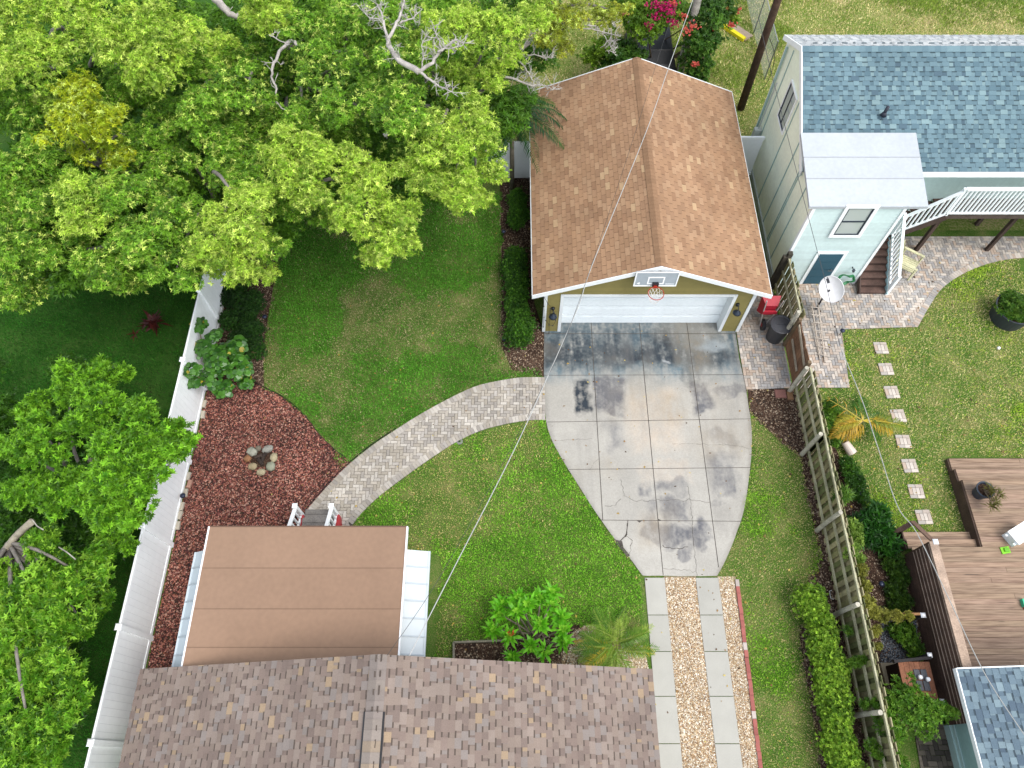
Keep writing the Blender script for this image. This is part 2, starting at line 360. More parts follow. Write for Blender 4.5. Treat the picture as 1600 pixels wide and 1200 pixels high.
def bough(mb, a, b, r0, r1, col, sag=.1, n=6, seg=5):
    a = np.array(a, float); b = np.array(b, float); pts = []; rs = []
    off = rng.normal(0, .07, 3) * np.linalg.norm(b - a)
    for i in range(seg + 1):
        t = i / seg; p = a * (1 - t) + b * t + off * math.sin(math.pi * t); p[2] += sag * math.sin(math.pi * t); pts.append(p); rs.append(r0 * (1 - t) + r1 * t)
    mb.tube(pts, rs, n, col)
def frond(lv, mb, base, az, length, rise, droop, nl, ll, lw, col, rcol, rr=.012, colvar=.2, vee=.5, start=.18):
    """pinnate palm frond: rachis tube in mb, leaflets in lv"""
    d = np.array([math.cos(az), math.sin(az), 0]); pts = []
    for i in range(9):
        t = i / 8; pts.append(np.array(base) + d * length * t * (1 - .12 * t) + np.array([0, 0, rise * t * length - droop * length * t * t]))
    mb.tube(pts, [rr * (1 - .7 * i / 8) for i in range(9)], 5, rcol)
    P9 = np.array(pts); T = np.repeat(np.linspace(start, 1, nl), 2); idx = np.minimum((T * 8).astype(int), 7); f = (T * 8 - idx)[:, None]
    B = P9[idx] * (1 - f) + P9[idx + 1] * f; tan = P9[idx + 1] - P9[idx]; tan /= np.linalg.norm(tan, axis=1, keepdims=True)
    sgn = np.tile([1, -1], nl)[:, None]; side = np.cross(tan, (0, 0, 1.0)); side /= np.linalg.norm(side, axis=1, keepdims=True) + 1e-9
    D = side * sgn + tan * (.45 + .5 * T[:, None]) + np.array([0, 0, vee]) * .4 + rng.normal(0, .09, (2 * nl, 3)); D[:, 2] -= .25; D /= np.linalg.norm(D, axis=1, keepdims=True)
    w = np.cross(D, (0, 0, 1.0)); w /= np.linalg.norm(w, axis=1, keepdims=True) + 1e-9
    l = ll * np.sin(np.clip(T * .9 + .15, 0, 1) * math.pi * .93 + .1) ** .6 * rng.uniform(.85, 1.1, 2 * nl)
    lv.add(B, D, w, np.abs(l) + .02, np.full(2 * nl, lw), np.array(col) * rng.uniform(1 - colvar, 1 + colvar, (2 * nl, 1)), .5, .4)

# ================================================================ THE GROUND
FX = -9.6      # line of the white fence
WXF = 8.78     # line of the wooden fence
MB().quad((-150, -150, -.03), (150, -150, -.03), (150, 200, -.03), (-150, 200, -.03)).build('ground', M['lot'], kind='structure')
sheet('lawn_soil', [(FX, -6), (30, -6), (30, 16.9), (7.35, 16.9), (7.35, 20.4), (.9, 20.4), (-1.5, 19), (FX, 19)], -.012, M['soil'])
sheet('side_lawn_soil', [(-40, -8), (FX, -8), (FX, 30), (-40, 30)], -.008, ground_mat('shade_painted_soil', (S(34, 66, 22, .8), S(54, 94, 32, .8), S(76, 100, 46, .8))))  # darker soil colours carry the tree shade as paint

# driveway slab: ruled between its two curved edges
dl = [(850, 521), (850, 560), (850, 600), (853, 655), (860, 682), (872, 707), (887, 732), (912, 772), (935, 807), (960, 842), (982, 870), (1005, 901)]
dr = [(1148, 515), (1155, 560), (1164, 602), (1170, 638), (1174, 670), (1174, 700), (1172, 730), (1165, 780), (1157, 815), (1142, 855), (1128, 886), (1118, 903)]
DL = [G(*p) for p in dl]; DR = [G(*p) for p in dr]
DL[0] = (DL[0][0], 12.74, 0); DR[0] = (DR[0][0], 12.74, 0)
DL = smooth(DL, 5); DR = smooth(DR, 5)
def edge_x(E, y): e = sorted([(p[1], p[0]) for p in E]); return np.interp(y, [a for a, b in e], [b for a, b in e])
ny, nx = 330, 260
yy = np.linspace(4.76, 13.1, ny); xl = edge_x(DL, yy); xr = edge_x(DR, yy)
xl = np.where(yy > 12.72, 1.4, xl); xr = np.where(yy > 12.72, 6.95, xr)
xl += .02 * (fbm(yy, yy * 0, 2.5, 3, 3) - .5); xr += .02 * (fbm(yy, yy * 0, 2.5, 3, 8) - .5)
tt = np.linspace(0, 1, nx); GX = xl[:, None] * (1 - tt) + xr[:, None] * tt; GY = np.repeat(yy[:, None], nx, 1)
GY[0, :] = 4.76 - .0 + .03 * (fbm(GX[0], GX[0] * 0, 3, 3, 4) - .5)
V = np.stack([GX.ravel(), GY.ravel(), np.full(GX.size, .022) + .004 * fbm(GX.ravel(), GY.ravel(), .7, 3, 2)], 1)
i0 = (np.arange(ny - 1)[:, None] * nx + np.arange(nx - 1)).ravel(); F = np.stack([i0, i0 + 1, i0 + nx + 1, i0 + nx], 1)
cx = V[F, 0].mean(1); cy = V[F, 1].mean(1)
wx = cx + .26 * (fbm(cx, cy, 1.8, 5, 11) - .5) * 2 + .06 * (fbm(cx, cy, 9, 3, 12) - .5); wy = cy + .34 * (fbm(cx, cy, 1.8, 5, 21) - .5) * 2 + .08 * (fbm(cx, cy, 9, 3, 22) - .5)
base = np.array(S(210, 205, 194, .55)); warm = np.array(S(205, 190, 172, .72)); grey = np.array(S(112, 112, 116, .7)); blue = np.array(S(120, 140, 148, .66)); dark = np.array(S(62, 70, 78, .6))
C = base * (1 + .16 * (fbm(cx, cy, .9, 5, 31)[:, None] - .5) * 2)
def blob(px, py, rx, ry, soft=.25, z=0):
    X, Y, _ = G(px, py); a = np.sqrt(((wx - X) / rx) ** 2 + ((wy - Y) / ry) ** 2); return np.clip((1 - a) / soft, 0, 1)
def rect(x0, y0, x1, y1, soft=.16):
    a = G(x0, y1); b = G(x1, y0); f = lambda v, lo, hi: np.clip((v - lo) / soft, 0, 1) * np.clip((hi - v) / soft, 0, 1)
    return f(wx, a[0], b[0]) * f(wy, a[1], b[1])
def stain(mask, colr, amt):
    global C
    tex = .5 + .8 * (fbm(cx, cy, 3.2, 4, 41) - .25) + .9 * (fbm(cx * 5, cy * .9, 1.6, 4, 43) - .5) + .5 * (fbm(cx, cy, 14, 2, 44) - .5)
    C = lerp(C, np.array(colr), np.clip(mask * amt * tex, 0, 1)[:, None])
stain(np.clip((cy - 10.55 + .5 * (fbm(cx, cy, .8, 3, 51) - .5)) / .7, 0, 1), blue, 1.0); stain(np.clip((12.6 - np.abs(cy - 11.75) * 2.2 - 11.6 + 1.5 * (fbm(cx * 2.5, cy, .8, 5, 53) - .45)) / .8, 0, 1), S(46, 52, 58, .6), .75); stain(np.clip((cy - 11.1 + 1.4 * (fbm(cx, cy, .7, 4, 52) - .5)) / .9, 0, 1), dark, .5)
for b in ((898, 548, .95, .75), (960, 545, .8, .85), (1040, 540, .95, .85), (1000, 555, 1.5, .35), (870, 545, .5, .4)): stain(blob(*b, soft=.7), dark, 1.0)
stain(blob(1110, 560, 1.0, .6, .6), dark, .6); stain(blob(1085, 590, .4, .5), dark, .45)
stain(rect(896, 592, 928, 645), dark, 1.4); stain(rect(930, 588, 974, 655), grey, 1.1); stain(rect(940, 655, 976, 710, .3), grey, .65)
stain(rect(1086, 596, 1110, 648), grey, 1.1); stain(blob(1140, 612, .6, .3), grey, .7); stain(rect(974, 605, 1065, 720, .4), warm, .75)
stain(rect(1000, 720, 1078, 760, .15), warm, .5); stain(rect(995, 752, 1022, 777), grey, .8); stain(rect(1024, 750, 1048, 776), grey, .8); stain(rect(1030, 780, 1075, 815), grey, .9)
stain(blob(1055, 765, .3, .35), grey, .5); stain(rect(1008, 777, 1028, 812), grey, .6); stain(rect(1030, 815, 1082, 856), grey, .95); stain(blob(1018, 830, .35, .45), grey, .8)
stain(blob(1095, 835, .35, .6), grey, 1.0); stain(blob(1075, 865, .3, .25), grey, .7); stain(rect(1105, 700, 1155, 776, .25), grey, .75); stain(blob(1130, 685, .45, .3), grey, .45)
stain(blob(1118, 785, .2, .15), grey, .5); stain(np.clip((6.9 - cx) * -2 + 1.0, 0, 1) * 0 + np.clip(1 - (cx - edge_x(DL, cy)) / .14, 0, 1), S(110, 104, 96, .7), .45)
stain(np.clip(1 - (edge_x(DR, cy) - cx) / .14, 0, 1), S(118, 110, 98, .7), .5)
stain(np.clip((fbm(cx * 3, cy * .5, .9, 4, 61) - .52) * 5, 0, 1), S(150, 146, 140, .62), .35); stain(np.clip((fbm(cx, cy, .5, 4, 62) - .55) * 5, 0, 1), S(186, 172, 150, .6), .5)
pale = blob(1113, 541, .55, .35, .6); C = lerp(C, np.array(S(160, 168, 170, .75)), (pale * .7)[:, None]); p2 = blob(1043, 561, .14, .12, .5); C = lerp(C, np.array(S(175, 178, 178, .75)), (p2 * .7)[:, None])
spk = hash2(np.floor(cx / .03), np.floor(cy / .03), 5); C = C * (1 + .12 * (spk - .5))[:, None]
M['concrete'] = mat('concrete', rough=.88, var=.05, vs=2, vs2=70, bump=.25, bs=120, spec=.2, dist=.003)
npmesh('driveway', V, F, C, M['concrete'], kind='structure')
jb = MB(S(70, 68, 64, .6)); ztop = .0275
def strip(mb, pts, w, z, col=None, jitter=0):
    pts = [np.array(p[:2]) for p in pts]
    for a, b in zip(pts[:-1], pts[1:]):
        d = b - a; L = np.linalg.norm(d)
        if L < 1e-6: continue
        n = np.array([-d[1], d[0]]) / L * (w * random.uniform(1 - jitter, 1 + jitter)) / 2; d = d / L * .003
        mb.add([(*(a - n - d), z), (*(b - n + d), z), (*(b + n + d), z), (*(a + n - d), z)], [(0, 1, 2, 3)], col)
for xj, yb in ((2.6, 6.36), (4.18, 4.78), (5.74, 5.0)): strip(jb, [(xj, 13.05), (xj, yb)], .02, ztop)
for yj in (12.6,): strip(jb, [(1.06, yj), (7.3, yj)], .02, ztop)
for px, pts in enumerate([[(850, 587), (1162, 586)], [(855, 660), (1173, 655)], [(889, 734), (1172, 731)], [(939, 813), (1158, 815)]]):
    strip(jb, [G(*pts[0]), G(*pts[1])], .015, ztop)
def crack(pts, w, j=.03):
    w = w if w > .03 else w * .65
    w3 = [np.array(G(*p)[:2]) for p in pts]; out = []
    for a, b in zip(w3[:-1], w3[1:]):
        n = max(2, int(np.linalg.norm(b - a) / .07))
        for i in range(n): out.append(a + (b - a) * i / n + rng.normal(0, j, 2) * (i > 0))
    out.append(w3[-1]); strip(jb, out, w, ztop + .001, S(58, 54, 50, .6), .5)
crack([(981, 813), (979, 835), (968, 848), (960, 843)], .035, .015); crack([(979, 838), (988, 845), (986, 860), (982, 870)], .016)
crack([(970, 750), (975, 775), (990, 783), (1020, 782), (1080, 782), (1110, 785)], .011, .02); crack([(945, 791), (962, 790), (970, 780)], .011, .015)
crack([(1074, 760), (1078, 782), (1082, 815), (1083, 850), (1087, 880), (1089, 903)], .014, .015); crack([(1035, 852), (1050, 858), (1075, 855)], .02, .02)
crack([(1036, 888), (1060, 890), (1086, 893)], .012, .02); crack([(1050, 694), (1085, 694), (1110, 695), (1150, 697), (1172, 702)], .008, .012); crack([(870, 689), (925, 686)], .007, .01)
crack([(920, 735), (930, 722), (935, 718)], .006, .01)
jb.prism(gp2([(963, 844), (972, 846), (974, 856), (984, 868), (980, 871), (970, 858), (962, 850)]), .006, ztop + .0015, S(60, 52, 44, .6))
jb.prism(gp2([(995, 814), (1003, 814), (999, 817)]), .02, ztop + .0012); jb.prism(gp2([(1028, 811), (1034, 814), (1028, 814)]), .02, ztop + .0012)
jb.build('driveway_joint', M['joint'], kind='structure')

# concrete wheel strips and the gravel between them
ws = []
for j, (l0, r0, l1, r1) in enumerate(((1009, 1040, 1030, 1065), (1088, 1123, 1120, 1160))):
    a = G(l0, 906); b = G(r0, 906); c = G(r1, 1200); d = G(l1, 1200)
    xa, xb = (a[0] + d[0]) / 2, (b[0] + c[0]) / 2; ws.append((xa, xb))
    ys = [4.72] + [G(1050, y)[1] for y in (961, 1018, 1088, 1162)] + [-1.2, -2.4, -4, -6]
    mb = MB()
    for y1, y0 in zip(ys[:-1], ys[1:]):
        k = random.uniform(.93, 1.04); mb.box(xa, xb, y0 + .008, y1 - .008, -.03, .02, S(206, 203, 192, .58 * k), bev=.006)
    mb.build('wheel_strip', M['concrete'], kind='structure')
GRX0, GRX1 = ws[0][1], ws[1][0]; BX = G(1170, 1050)[0]
sheet('gravel_bed', [(GRX0 - .02, -6), (GRX1 + .02, -6), (GRX1 + .02, 4.75), (GRX0 - .02, 4.75)], .0, M['sand'])
sheet('gravel_bed', [(ws[1][1] - .02, -6), (BX, -6), (G(1150, 906)[0], 4.75), (ws[1][1] - .02, 4.75)], .0, M['sand'])
gpal = [S(236, 222, 196, .75), S(214, 188, 150, .75), S(188, 152, 112, .7), S(240, 232, 216, .78), S(196, 170, 136, .7), S(150, 120, 92, .7)]
wd = lambda x, y: .9 + .25 * fbm(x, y, 1.2, 3, 6)
chips('pale_gravel', [(GRX0 + .01, -.8), (GRX1 - .01, -.8), (GRX1 - .01, 4.72), (GRX0 + .01, 4.72)], 4200, .0165, gpal, M['pebble'], z=.0, label='pale beige gravel between the two concrete wheel strips', patch=wd)
chips('pale_gravel', [(ws[1][1] + .01, -.8), (BX - .04, -.8), (G(1146, 906)[0], 4.74), (ws[1][1] + .01, 4.74)], 3800, .016, gpal, M['pebble'], z=.0, label='pale beige gravel between the right wheel strip and the red bricks', patch=wd)
# red brick edging
bq = thing('brick_edging', 'row of dull red bricks edging the gravel beside the driveway strip', 'edging', (BX, 2, 0))
mb = MB(); e0 = np.array(G(1151, 906)[:2]); e1 = np.array(G(1188, 1200)[:2]); n = 25; d = (e1 - e0); Lr = np.linalg.norm(d); d /= Lr; q = np.array([-d[1], d[0]])
for i in range(30):
    c = e0 + d * (i + .5) * Lr / n + rng.normal(0, .004, 2); cc = S(196, 120, 110, .55) if i % 9 else S(214, 200, 190, .6)
    mb.obox((c[0], c[1], .015), (d[0] * .094, d[1] * .094, 0), (q[0] * .05, q[1] * .05, 0), (0, 0, .03), tuple(np.array(cc) * random.uniform(.85, 1.1)))
mb.build('brick_row', M['paver'], bq)
mb = MB(S(206, 196, 186, .6)); c = e0 + d * 15 * Lr / n; mb.obox((c[0], c[1], .008), (d[0] * 15 * Lr / n, d[1] * 15 * Lr / n, 0), (q[0] * .045, q[1] * .045, 0), (0, 0, .03))
mb.build('mortar', M['paver'], bq)

# ---- pavers in a herringbone, as real bricks
def herring(mb, poly, pal, L=.2, z0=0.0, th=.05, ang=0, seed=0, tint=None, exclude=()):
    W = L / 2; g = .004; a = np.array(poly); cxm, cym = a.mean(0)[:2]; rad = np.max(np.abs(a - [cxm, cym])) * 1.5
    n = int(rad / W) + 2; items = []
    for i in range(-n, n + 1):
        for j in range(-n, n + 1):
            k = (i + j) % 4
            # 90-degree herringbone on a unit grid: each cell pair
            if (i - j) % 4 == 0: items.append((i, j, 2, 1))
            if (i - j) % 4 == 3 : items.append((i, j, 1, 2))
    ca, sa = math.cos(ang), math.sin(ang)
    def clipto(ct, ux, uy):
        sub = [np.array(p[:2], float) for p in poly]; e1, e2 = ux[:2] / np.dot(ux[:2], ux[:2]), uy[:2] / np.dot(uy[:2], uy[:2])
        for n_ in (e1, -e1, e2, -e2):
            out = []
            for a_, b_ in zip(sub, sub[1:] + sub[:1]):
                da, db = 1 - np.dot(a_ - ct[:2], n_), 1 - np.dot(b_ - ct[:2], n_)
                if da >= 0: out.append(a_)
                if (da >= 0) != (db >= 0): out.append(a_ + (b_ - a_) * da / (da - db))
            sub = out
            if len(sub) < 3: return None
        return sub
    cs = np.array([((i + w / 2) * W, (j + h / 2) * W) for i, j, w, h in items]); X = cxm + cs[:, 0] * ca - cs[:, 1] * sa; Y = cym + cs[:, 0] * sa + cs[:, 1] * ca
    cor = []
    for s1, s2 in ((-1, -1), (1, -1), (1, 1), (-1, 1)):
        lx = cs[:, 0] + s1 * np.array([w for _, _, w, h in items]) * W / 2; ly = cs[:, 1] + s2 * np.array([h for _, _, w, h in items]) * W / 2
        cor.append(inpoly(cxm + lx * ca - ly * sa, cym + lx * sa + ly * ca, poly))
    ok = np.any(cor, 0); full = np.all(cor, 0)
    q = np.random.default_rng(seed); pal = np.array(pal)
    for idx in np.nonzero(ok)[0]:
        i, j, w, h = items[idx]; x, y = X[idx], Y[idx]; hx, hy = w * W / 2 - g, h * W / 2 - g
        ux = np.array([ca, sa, 0]) * hx; uy = np.array([-sa, ca, 0]) * hy; dz = q.uniform(-.0025, .0025)
        c = pal[q.integers(len(pal))] * q.uniform(.96, 1.12)
        if tint is not None: c = c * tint(x, y)
        if not full[idx]:
            cp_ = clipto(ct0 := np.array([x, y, 0]), ux, uy)
            if cp_ is not None: mb.prism([tuple(p) for p in cp_], z0, z0 + th + dz, tuple(c))
            continue
        e = .006; kx, ky = 1 - e / hx, 1 - e / hy; ct = np.array([x, y, 0])
        vs = [ct + ux * s1 + uy * s2 + np.array([0, 0, z0 + th - e + dz]) for s1, s2 in ((-1, -1), (1, -1), (1, 1), (-1, 1))] + [ct + ux * s1 * kx + uy * s2 * ky + np.array([0, 0, z0 + th + dz]) for s1, s2 in ((-1, -1), (1, -1), (1, 1), (-1, 1))] + \
             [ct + ux * s1 + uy * s2 + np.array([0, 0, z0]) for s1, s2 in ((-1, -1), (1, -1), (1, 1), (-1, 1))]
        mb.add(vs, [(4, 5, 6, 7), (0, 1, 5, 4), (1, 2, 6, 5), (2, 3, 7, 6), (3, 0, 4, 7), (8, 9, 1, 0), (9, 10, 2, 1), (10, 11, 3, 2), (11, 8, 0, 3)], tuple(c))
def soldier(mb, line, side, pal, L=.2, W=.1, z0=0.0, th=.056, seed=0):
    """a course of bricks laid across a curved edge; side +1: bricks lie to the left of the walking direction"""
    P_ = [np.array(p[:2], float) for p in line]; seg = [np.linalg.norm(b - a) for a, b in zip(P_[:-1], P_[1:])]; s = np.concatenate([[0], np.cumsum(seg)]); q = np.random.default_rng(seed); pal = np.array(pal)
    n = int(s[-1] / W); W = s[-1] / n
    for i in range(n):
        t = (i + .5) * W; x = np.interp(t, s, [p[0] for p in P_]); y = np.interp(t, s, [p[1] for p in P_])
        x2 = np.interp(t + .05, s, [p[0] for p in P_]); y2 = np.interp(t + .05, s, [p[1] for p in P_]); x1 = np.interp(t - .05, s, [p[0] for p in P_]); y1 = np.interp(t - .05, s, [p[1] for p in P_])
        d = nrm([x2 - x1, y2 - y1]); nn = np.array([-d[1], d[0]]) * side; c = np.array([x, y]) + nn * L / 2
        mb.obox((c[0], c[1], z0 + th / 2), (nn[0] * (L / 2 - .003), nn[1] * (L / 2 - .003), 0), (d[0] * (W / 2 - .003), d[1] * (W / 2 - .003), 0), (0, 0, th / 2), tuple(pal[q.integers(len(pal))] * q.uniform(.9, 1.08)))
ppal = [S(206, 196, 182, .62), S(194, 185, 172, .61), S(214, 206, 194, .64), S(184, 176, 166, .6), S(202, 194, 184, .62), S(190, 180, 165, .6)]
pu = smooth([G(*p) for p in [(851, 590), (825, 590), (800, 592), (750, 602), (710, 619), (660, 646), (620, 671), (580, 698), (540, 731), (512, 760), (490, 785), (478, 800)]], 4)
pd = smooth([G(*p) for p in [(852, 657), (830, 657), (800, 661), (755, 672), (715, 690), (680, 712), (640, 740), (600, 770), (570, 797), (551, 820)]], 4)
PATH = [tuple(p[:2]) for p in pu] + [G(478, 835)[:2], G(548, 835)[:2]] + [tuple(p[:2]) for p in pd[::-1]]
sheet('path_base', PATH, .0, M['joint'])
def inset(line, side, d):
    out = []; P_ = [np.array(p[:2]) for p in line]
    for i, p in enumerate(P_):
        t = nrm(P_[min(i + 1, len(P_) - 1)] - P_[max(i - 1, 0)]); out.append(tuple(p + np.array([-t[1], t[0]]) * side * d))
    return out
inner = inset(pu, 1, .14) + inset(pd, -1, .14)[::-1]
inner = [(p[0], p[1]) for p in inner]; inner.insert(len(pu), G(500, 832)[:2]); inner.insert(len(pu) + 1, G(548, 832)[:2])
mb = MB()
stn = lambda x, y: .82 + .3 * float(fbm(np.array([x]), np.array([y]), .8, 4, 77)[0])
herring(mb, inner, ppal, seed=1, th=.028, tint=lambda x, y: stn(x, y) * 1.04)
soldier(mb, pu, 1, ppal, seed=2, th=.036); soldier(mb, pd, -1, ppal, seed=3, th=.036)
mb.build('path', M['paver'], kind='structure')
# side pavers between driveway and wooden fence
qpal = [S(204, 190, 176, .66), S(188, 180, 170, .66), S(172, 166, 160, .64), S(214, 203, 190, .68), S(198, 178, 160, .64), S(182, 178, 174, .64)]
SIDE = [(7.36, 15.5), (8.78, 15.5), (8.78, 10.62), G(1166, 609)[:2], G(1162, 590)[:2], G(1150, 516)[:2]]
sheet('side_paving_base', SIDE, .0, M['joint'])
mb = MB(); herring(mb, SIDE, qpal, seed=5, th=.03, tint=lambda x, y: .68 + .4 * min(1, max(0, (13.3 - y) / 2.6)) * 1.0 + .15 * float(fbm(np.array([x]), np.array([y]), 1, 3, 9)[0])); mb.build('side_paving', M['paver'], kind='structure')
# neighbour's patio
pe = smooth([G(*p) for p in [(1640, 400), (1600, 403), (1560, 408), (1520, 421), (1490, 437), (1468, 455), (1450, 482), (1440, 500), (1434, 511)]], 4)
PAT = [(WXF + .15, 16.6), (19, 16.6), (19, pe[0][1])] + [tuple(p[:2]) for p in pe] + [G(1400, 512)[:2], G(1314, 515)[:2], G(1327, 606)[:2], G(1283, 606)[:2], (WXF + .15, 10.6)]
sheet('patio_base', PAT, .0, M['joint'])
mb = MB(); herring(mb, PAT, qpal, seed=6, th=.03, tint=lambda x, y: .84 + .3 * float(fbm(np.array([x]), np.array([y]), .9, 4, 19)[0])); soldier(mb, pe, -1, qpal, seed=7, th=.038)
mb.build('patio', M['paver'], kind='structure')

# ---- beds
LAVA = [(FX + .05, 1.0), (-2.5, 1.0)] + [G(478, 835)[:2]] + [tuple(p[:2]) for p in pu[::-1][:14]] + gp2([(520, 700), (500, 680), (477, 650), (440, 620), (400, 600)]) + [(-8.6, 11.2), (FX + .05, 11.4)]
sheet('lava_rock_bed', LAVA, -.004, M['mulch'])
lpal = [S(140, 84, 76, .55), S(166, 104, 92, .6), S(118, 62, 58, .5), S(196, 132, 112, .6), S(90, 52, 48, .5), S(160, 96, 76, .55), S(72, 50, 48, .5), S(206, 160, 140, .6)]
chips('red_lava_rock', LAVA, 1500, .026, lpal, M['pebble'], z=0, excl=[[(-8, 0), (-2, 0), (-2, 4.8), (-8, 4.8)], [(-7.8, 7.95), (-7.2, 7.95), (-7.2, 8.5), (-7.8, 8.5)]], label='red and brown lava rock covering the bed around the fire ring', patch=lambda x, y: .7 + .75 * fbm(x, y, 1.1, 4, 3))
def mulchbed(name, px, dens, label, wpts=None, size=.022, z=.0):
    poly = wpts or gp2(px); sheet(name + '_soil', poly, z - .003, M['mulch'])
    chips(name, poly, dens, size, [S(110, 88, 70, .7), S(150, 126, 104, .7), S(76, 60, 48, .7), S(184, 164, 140, .7), S(128, 108, 90, .7), S(56, 46, 38, .7)], M['pebble'], z=z, flat=.35, label=label, edge=.2)
mulchbed('leaf_litter', [(330, 350), (440, 340), (432, 420), (418, 500), (411, 560), (413, 610), (440, 625), (400, 602), (360, 600), (330, 560)], 700, 'brown leaf litter strip between the shaded ground cover and the lawn')
mulchbed('hedge_mulch', [(780, 250), (834, 250), (834, 470), (850, 520), (850, 588), (800, 578), (783, 540), (784, 400)], 600, 'dark mulch under the clipped hedge beside the garage')
mulchbed('fence_mulch', None, 700, 'bare mulch and leaves along the foot of the wooden fence', [(7.4, 10.6), (8.9, 10.6), (8.9, -2), (7.62, -2), (7.66, 3.2), (8.15, 3.9), (8.15, 4.6), (8.62, 5.2), (8.62, 8.3), (8.1, 8.8), (7.8, 9.2), (7.3, 9.8)])
mulchbed('neighbour_bed', None, 500, 'mulch and twigs between the wooden fence and the slatted screen', [(8.9, 9.6), (9.6, 9.6), (9.9, 7.5), (10.4, 6.2), (10.9, 5.8), (11.0, 1.0), (8.9, 1.0)])
pb = [G(*p)[:2] for p in [(709, 1004), (780, 1001), (850, 985), (905, 975)]]
mulchbed('plant_bed', None, 600, 'dark mulch in the planting bed beside the house', pb + [(2.0, 2.0), (-1.55, 2.0)])
SB = smooth([G(*p) for p in [(878, 1030), (886, 1000), (905, 982), (935, 975), (975, 985), (1008, 1015)]], 3)
SBP = [tuple(p[:2]) for p in SB] + [(3.6, 2.0), (1.2, 2.0)]
sheet('sandy_bed', SBP, .002, M['sand'])
chips('cream_gravel', SBP, 1800, .018, gpal, M['pebble'], z=.002, label='cream gravel under the feathery palm beside the driveway')
sheet('slate_bed', gp2([(1376, 975), (1430, 955), (1440, 1040), (1375, 1040)]), .003, M['mulch'])
chips('slate_gravel', gp2([(1376, 975), (1430, 960), (1440, 1040), (1375, 1040)]), 2600, .02, [S(120, 128, 138, .6), S(86, 92, 102, .55), S(160, 166, 172, .6), S(60, 64, 72, .5)], M['pebble'], z=.003, label='blue grey slate gravel beside the slatted screen')
mb = MB(); herring(mb, [(10.0, -1.0), (10.95, -1.0), (10.95, 1.6), (10.2, 1.7)], [S(120, 112, 100, .55), S(96, 90, 82, .5), S(140, 130, 116, .6)], L=.24, seed=12, th=.03)
mb.build('mossy_paving', M['paver'], kind='structure')
# edging strips
def edging(line, label, h=.035, w=.018):
    mb = MB(S(34, 34, 34, .6)); P_ = [np.array([p[0], p[1], h / 2]) for p in line]
    for a, b in zip(P_[:-1], P_[1:]): mb.beam(a, b, w, h)
    mb.build('lawn_edging', M['plastic'], label=label, cat='edging')
edging(smooth([G(*p) for p in [(398, 598), (420, 609), (440, 619), (460, 634), (477, 650), (500, 680), (520, 700), (540, 715)]], 3), 'black plastic edging between the lava rock and the upper lawn')
edging([(p[0] - .03, p[1] + .03) for p in pu[24:]], 'black plastic edging between the lava rock and the curved paver path')
mb = MB(S(168, 160, 140, .6)); pp = [G(*p, .06) for p in [(709, 1030), (709, 1004), (790, 1001)]]
for a, b in zip(pp[:-1], pp[1:]): mb.beam(a, b, .05, .14)
mb.build('timber_edging', M['wood'], label='low pale timber edging around the planting bed by the house', cat='edging')
mb = MB(S(214, 190, 70, .7)); mb.beam(G(1130, 40, .07), G(1163, 62, .07), .18, .14, S(230, 215, 40, .75)); mb.beam(G(1134, 36, .03), G(1170, 60, .03), .5, .06, S(190, 170, 150, .6))
mb.build('yellow_kerb', M['concrete'], label='short yellow painted kerb lying in the grass behind the flowering vine', cat='kerb')

# ---- grass
G1 = [S(54, 116, 28, 1), S(86, 156, 42, 1.05), S(138, 196, 72, 1.05)]; D1 = [S(140, 126, 88, .9), S(200, 184, 142, 1)]
G2 = [S(120, 156, 44, 1.25), S(162, 192, 62, 1.25), S(208, 218, 96, 1.25)]; D2 = [S(190, 174, 116, 1.1), S(230, 214, 164, 1.1)]
G3 = [S(22, 74, 16, 1), S(40, 108, 24, 1), S(76, 144, 38, 1)]  # dark greens with the tree shade painted in, for the left lawn
upper = gp2([(445, 340), (560, 300), (784, 300), (784, 400), (787, 545), (806, 572), (848, 580)]) + [tuple(p[:2]) for p in pu[:34]] + gp2([(520, 698), (500, 678), (477, 648), (440, 618), (413, 605), (413, 560), (422, 500), (436, 420)])
grass('lawn_grass', upper, 2600, .055, .02, G1, D1, 'green lawn with thin brown patches between the big tree and the paver path', excl=[PATH], patches=[(560, 410, 1.3, .2), (575, 500, 1.0, .16), (500, 580, .8, .12), (510, 665, .5, .2), (640, 560, .8, .08), (800, 570, .5, .2)], seed=4, dryamt=.36)
DRV = [(p[0], p[1]) for p in DL] + [(p[0], p[1]) for p in DR[::-1]]
lower = [tuple(p[:2]) for p in pd] + [(-4, 5.5), (-2.0, 5.4), (-2.0, 1.9), (3.52, 1.9), (3.52, 4.75)] + [(p[0], p[1]) for p in DL[::-1] if p[1] < 9.9]
grass('lawn_grass', lower, 2600, .055, .02, [S(90, 148, 36, 1.2), S(126, 184, 50, 1.2), S(176, 220, 84, 1.2)], [S(170, 156, 96, 1.1), S(214, 196, 140, 1.1)], 'bright green lawn between the paver path, the porch and the driveway', excl=[PATH, DRV, SBP, pb + [(2.0, 2.0), (-1.55, 2.0)]], patches=[(690, 800, .7, .1), (695, 970, .6, .2), (900, 790, .4, .14), (935, 840, .4, .12), (720, 830, .5, .1), (880, 930, .6, .1), (960, 940, .5, .08)], seed=14, dryamt=.42)
stripg = [(p[0] + .01, p[1]) for p in DR[::-1] if p[1] < 10.3] + [(7.42, 10.2), (7.35, 9.8), (7.85, 9.2), (8.15, 8.8), (8.7, 8.3), (8.7, 5.2), (8.2, 4.6), (8.15, 3.9), (7.7, 3.2), (7.65, -1), (G(1190, 1200)[0], -1), (G(1155, 906)[0], 4.6)]
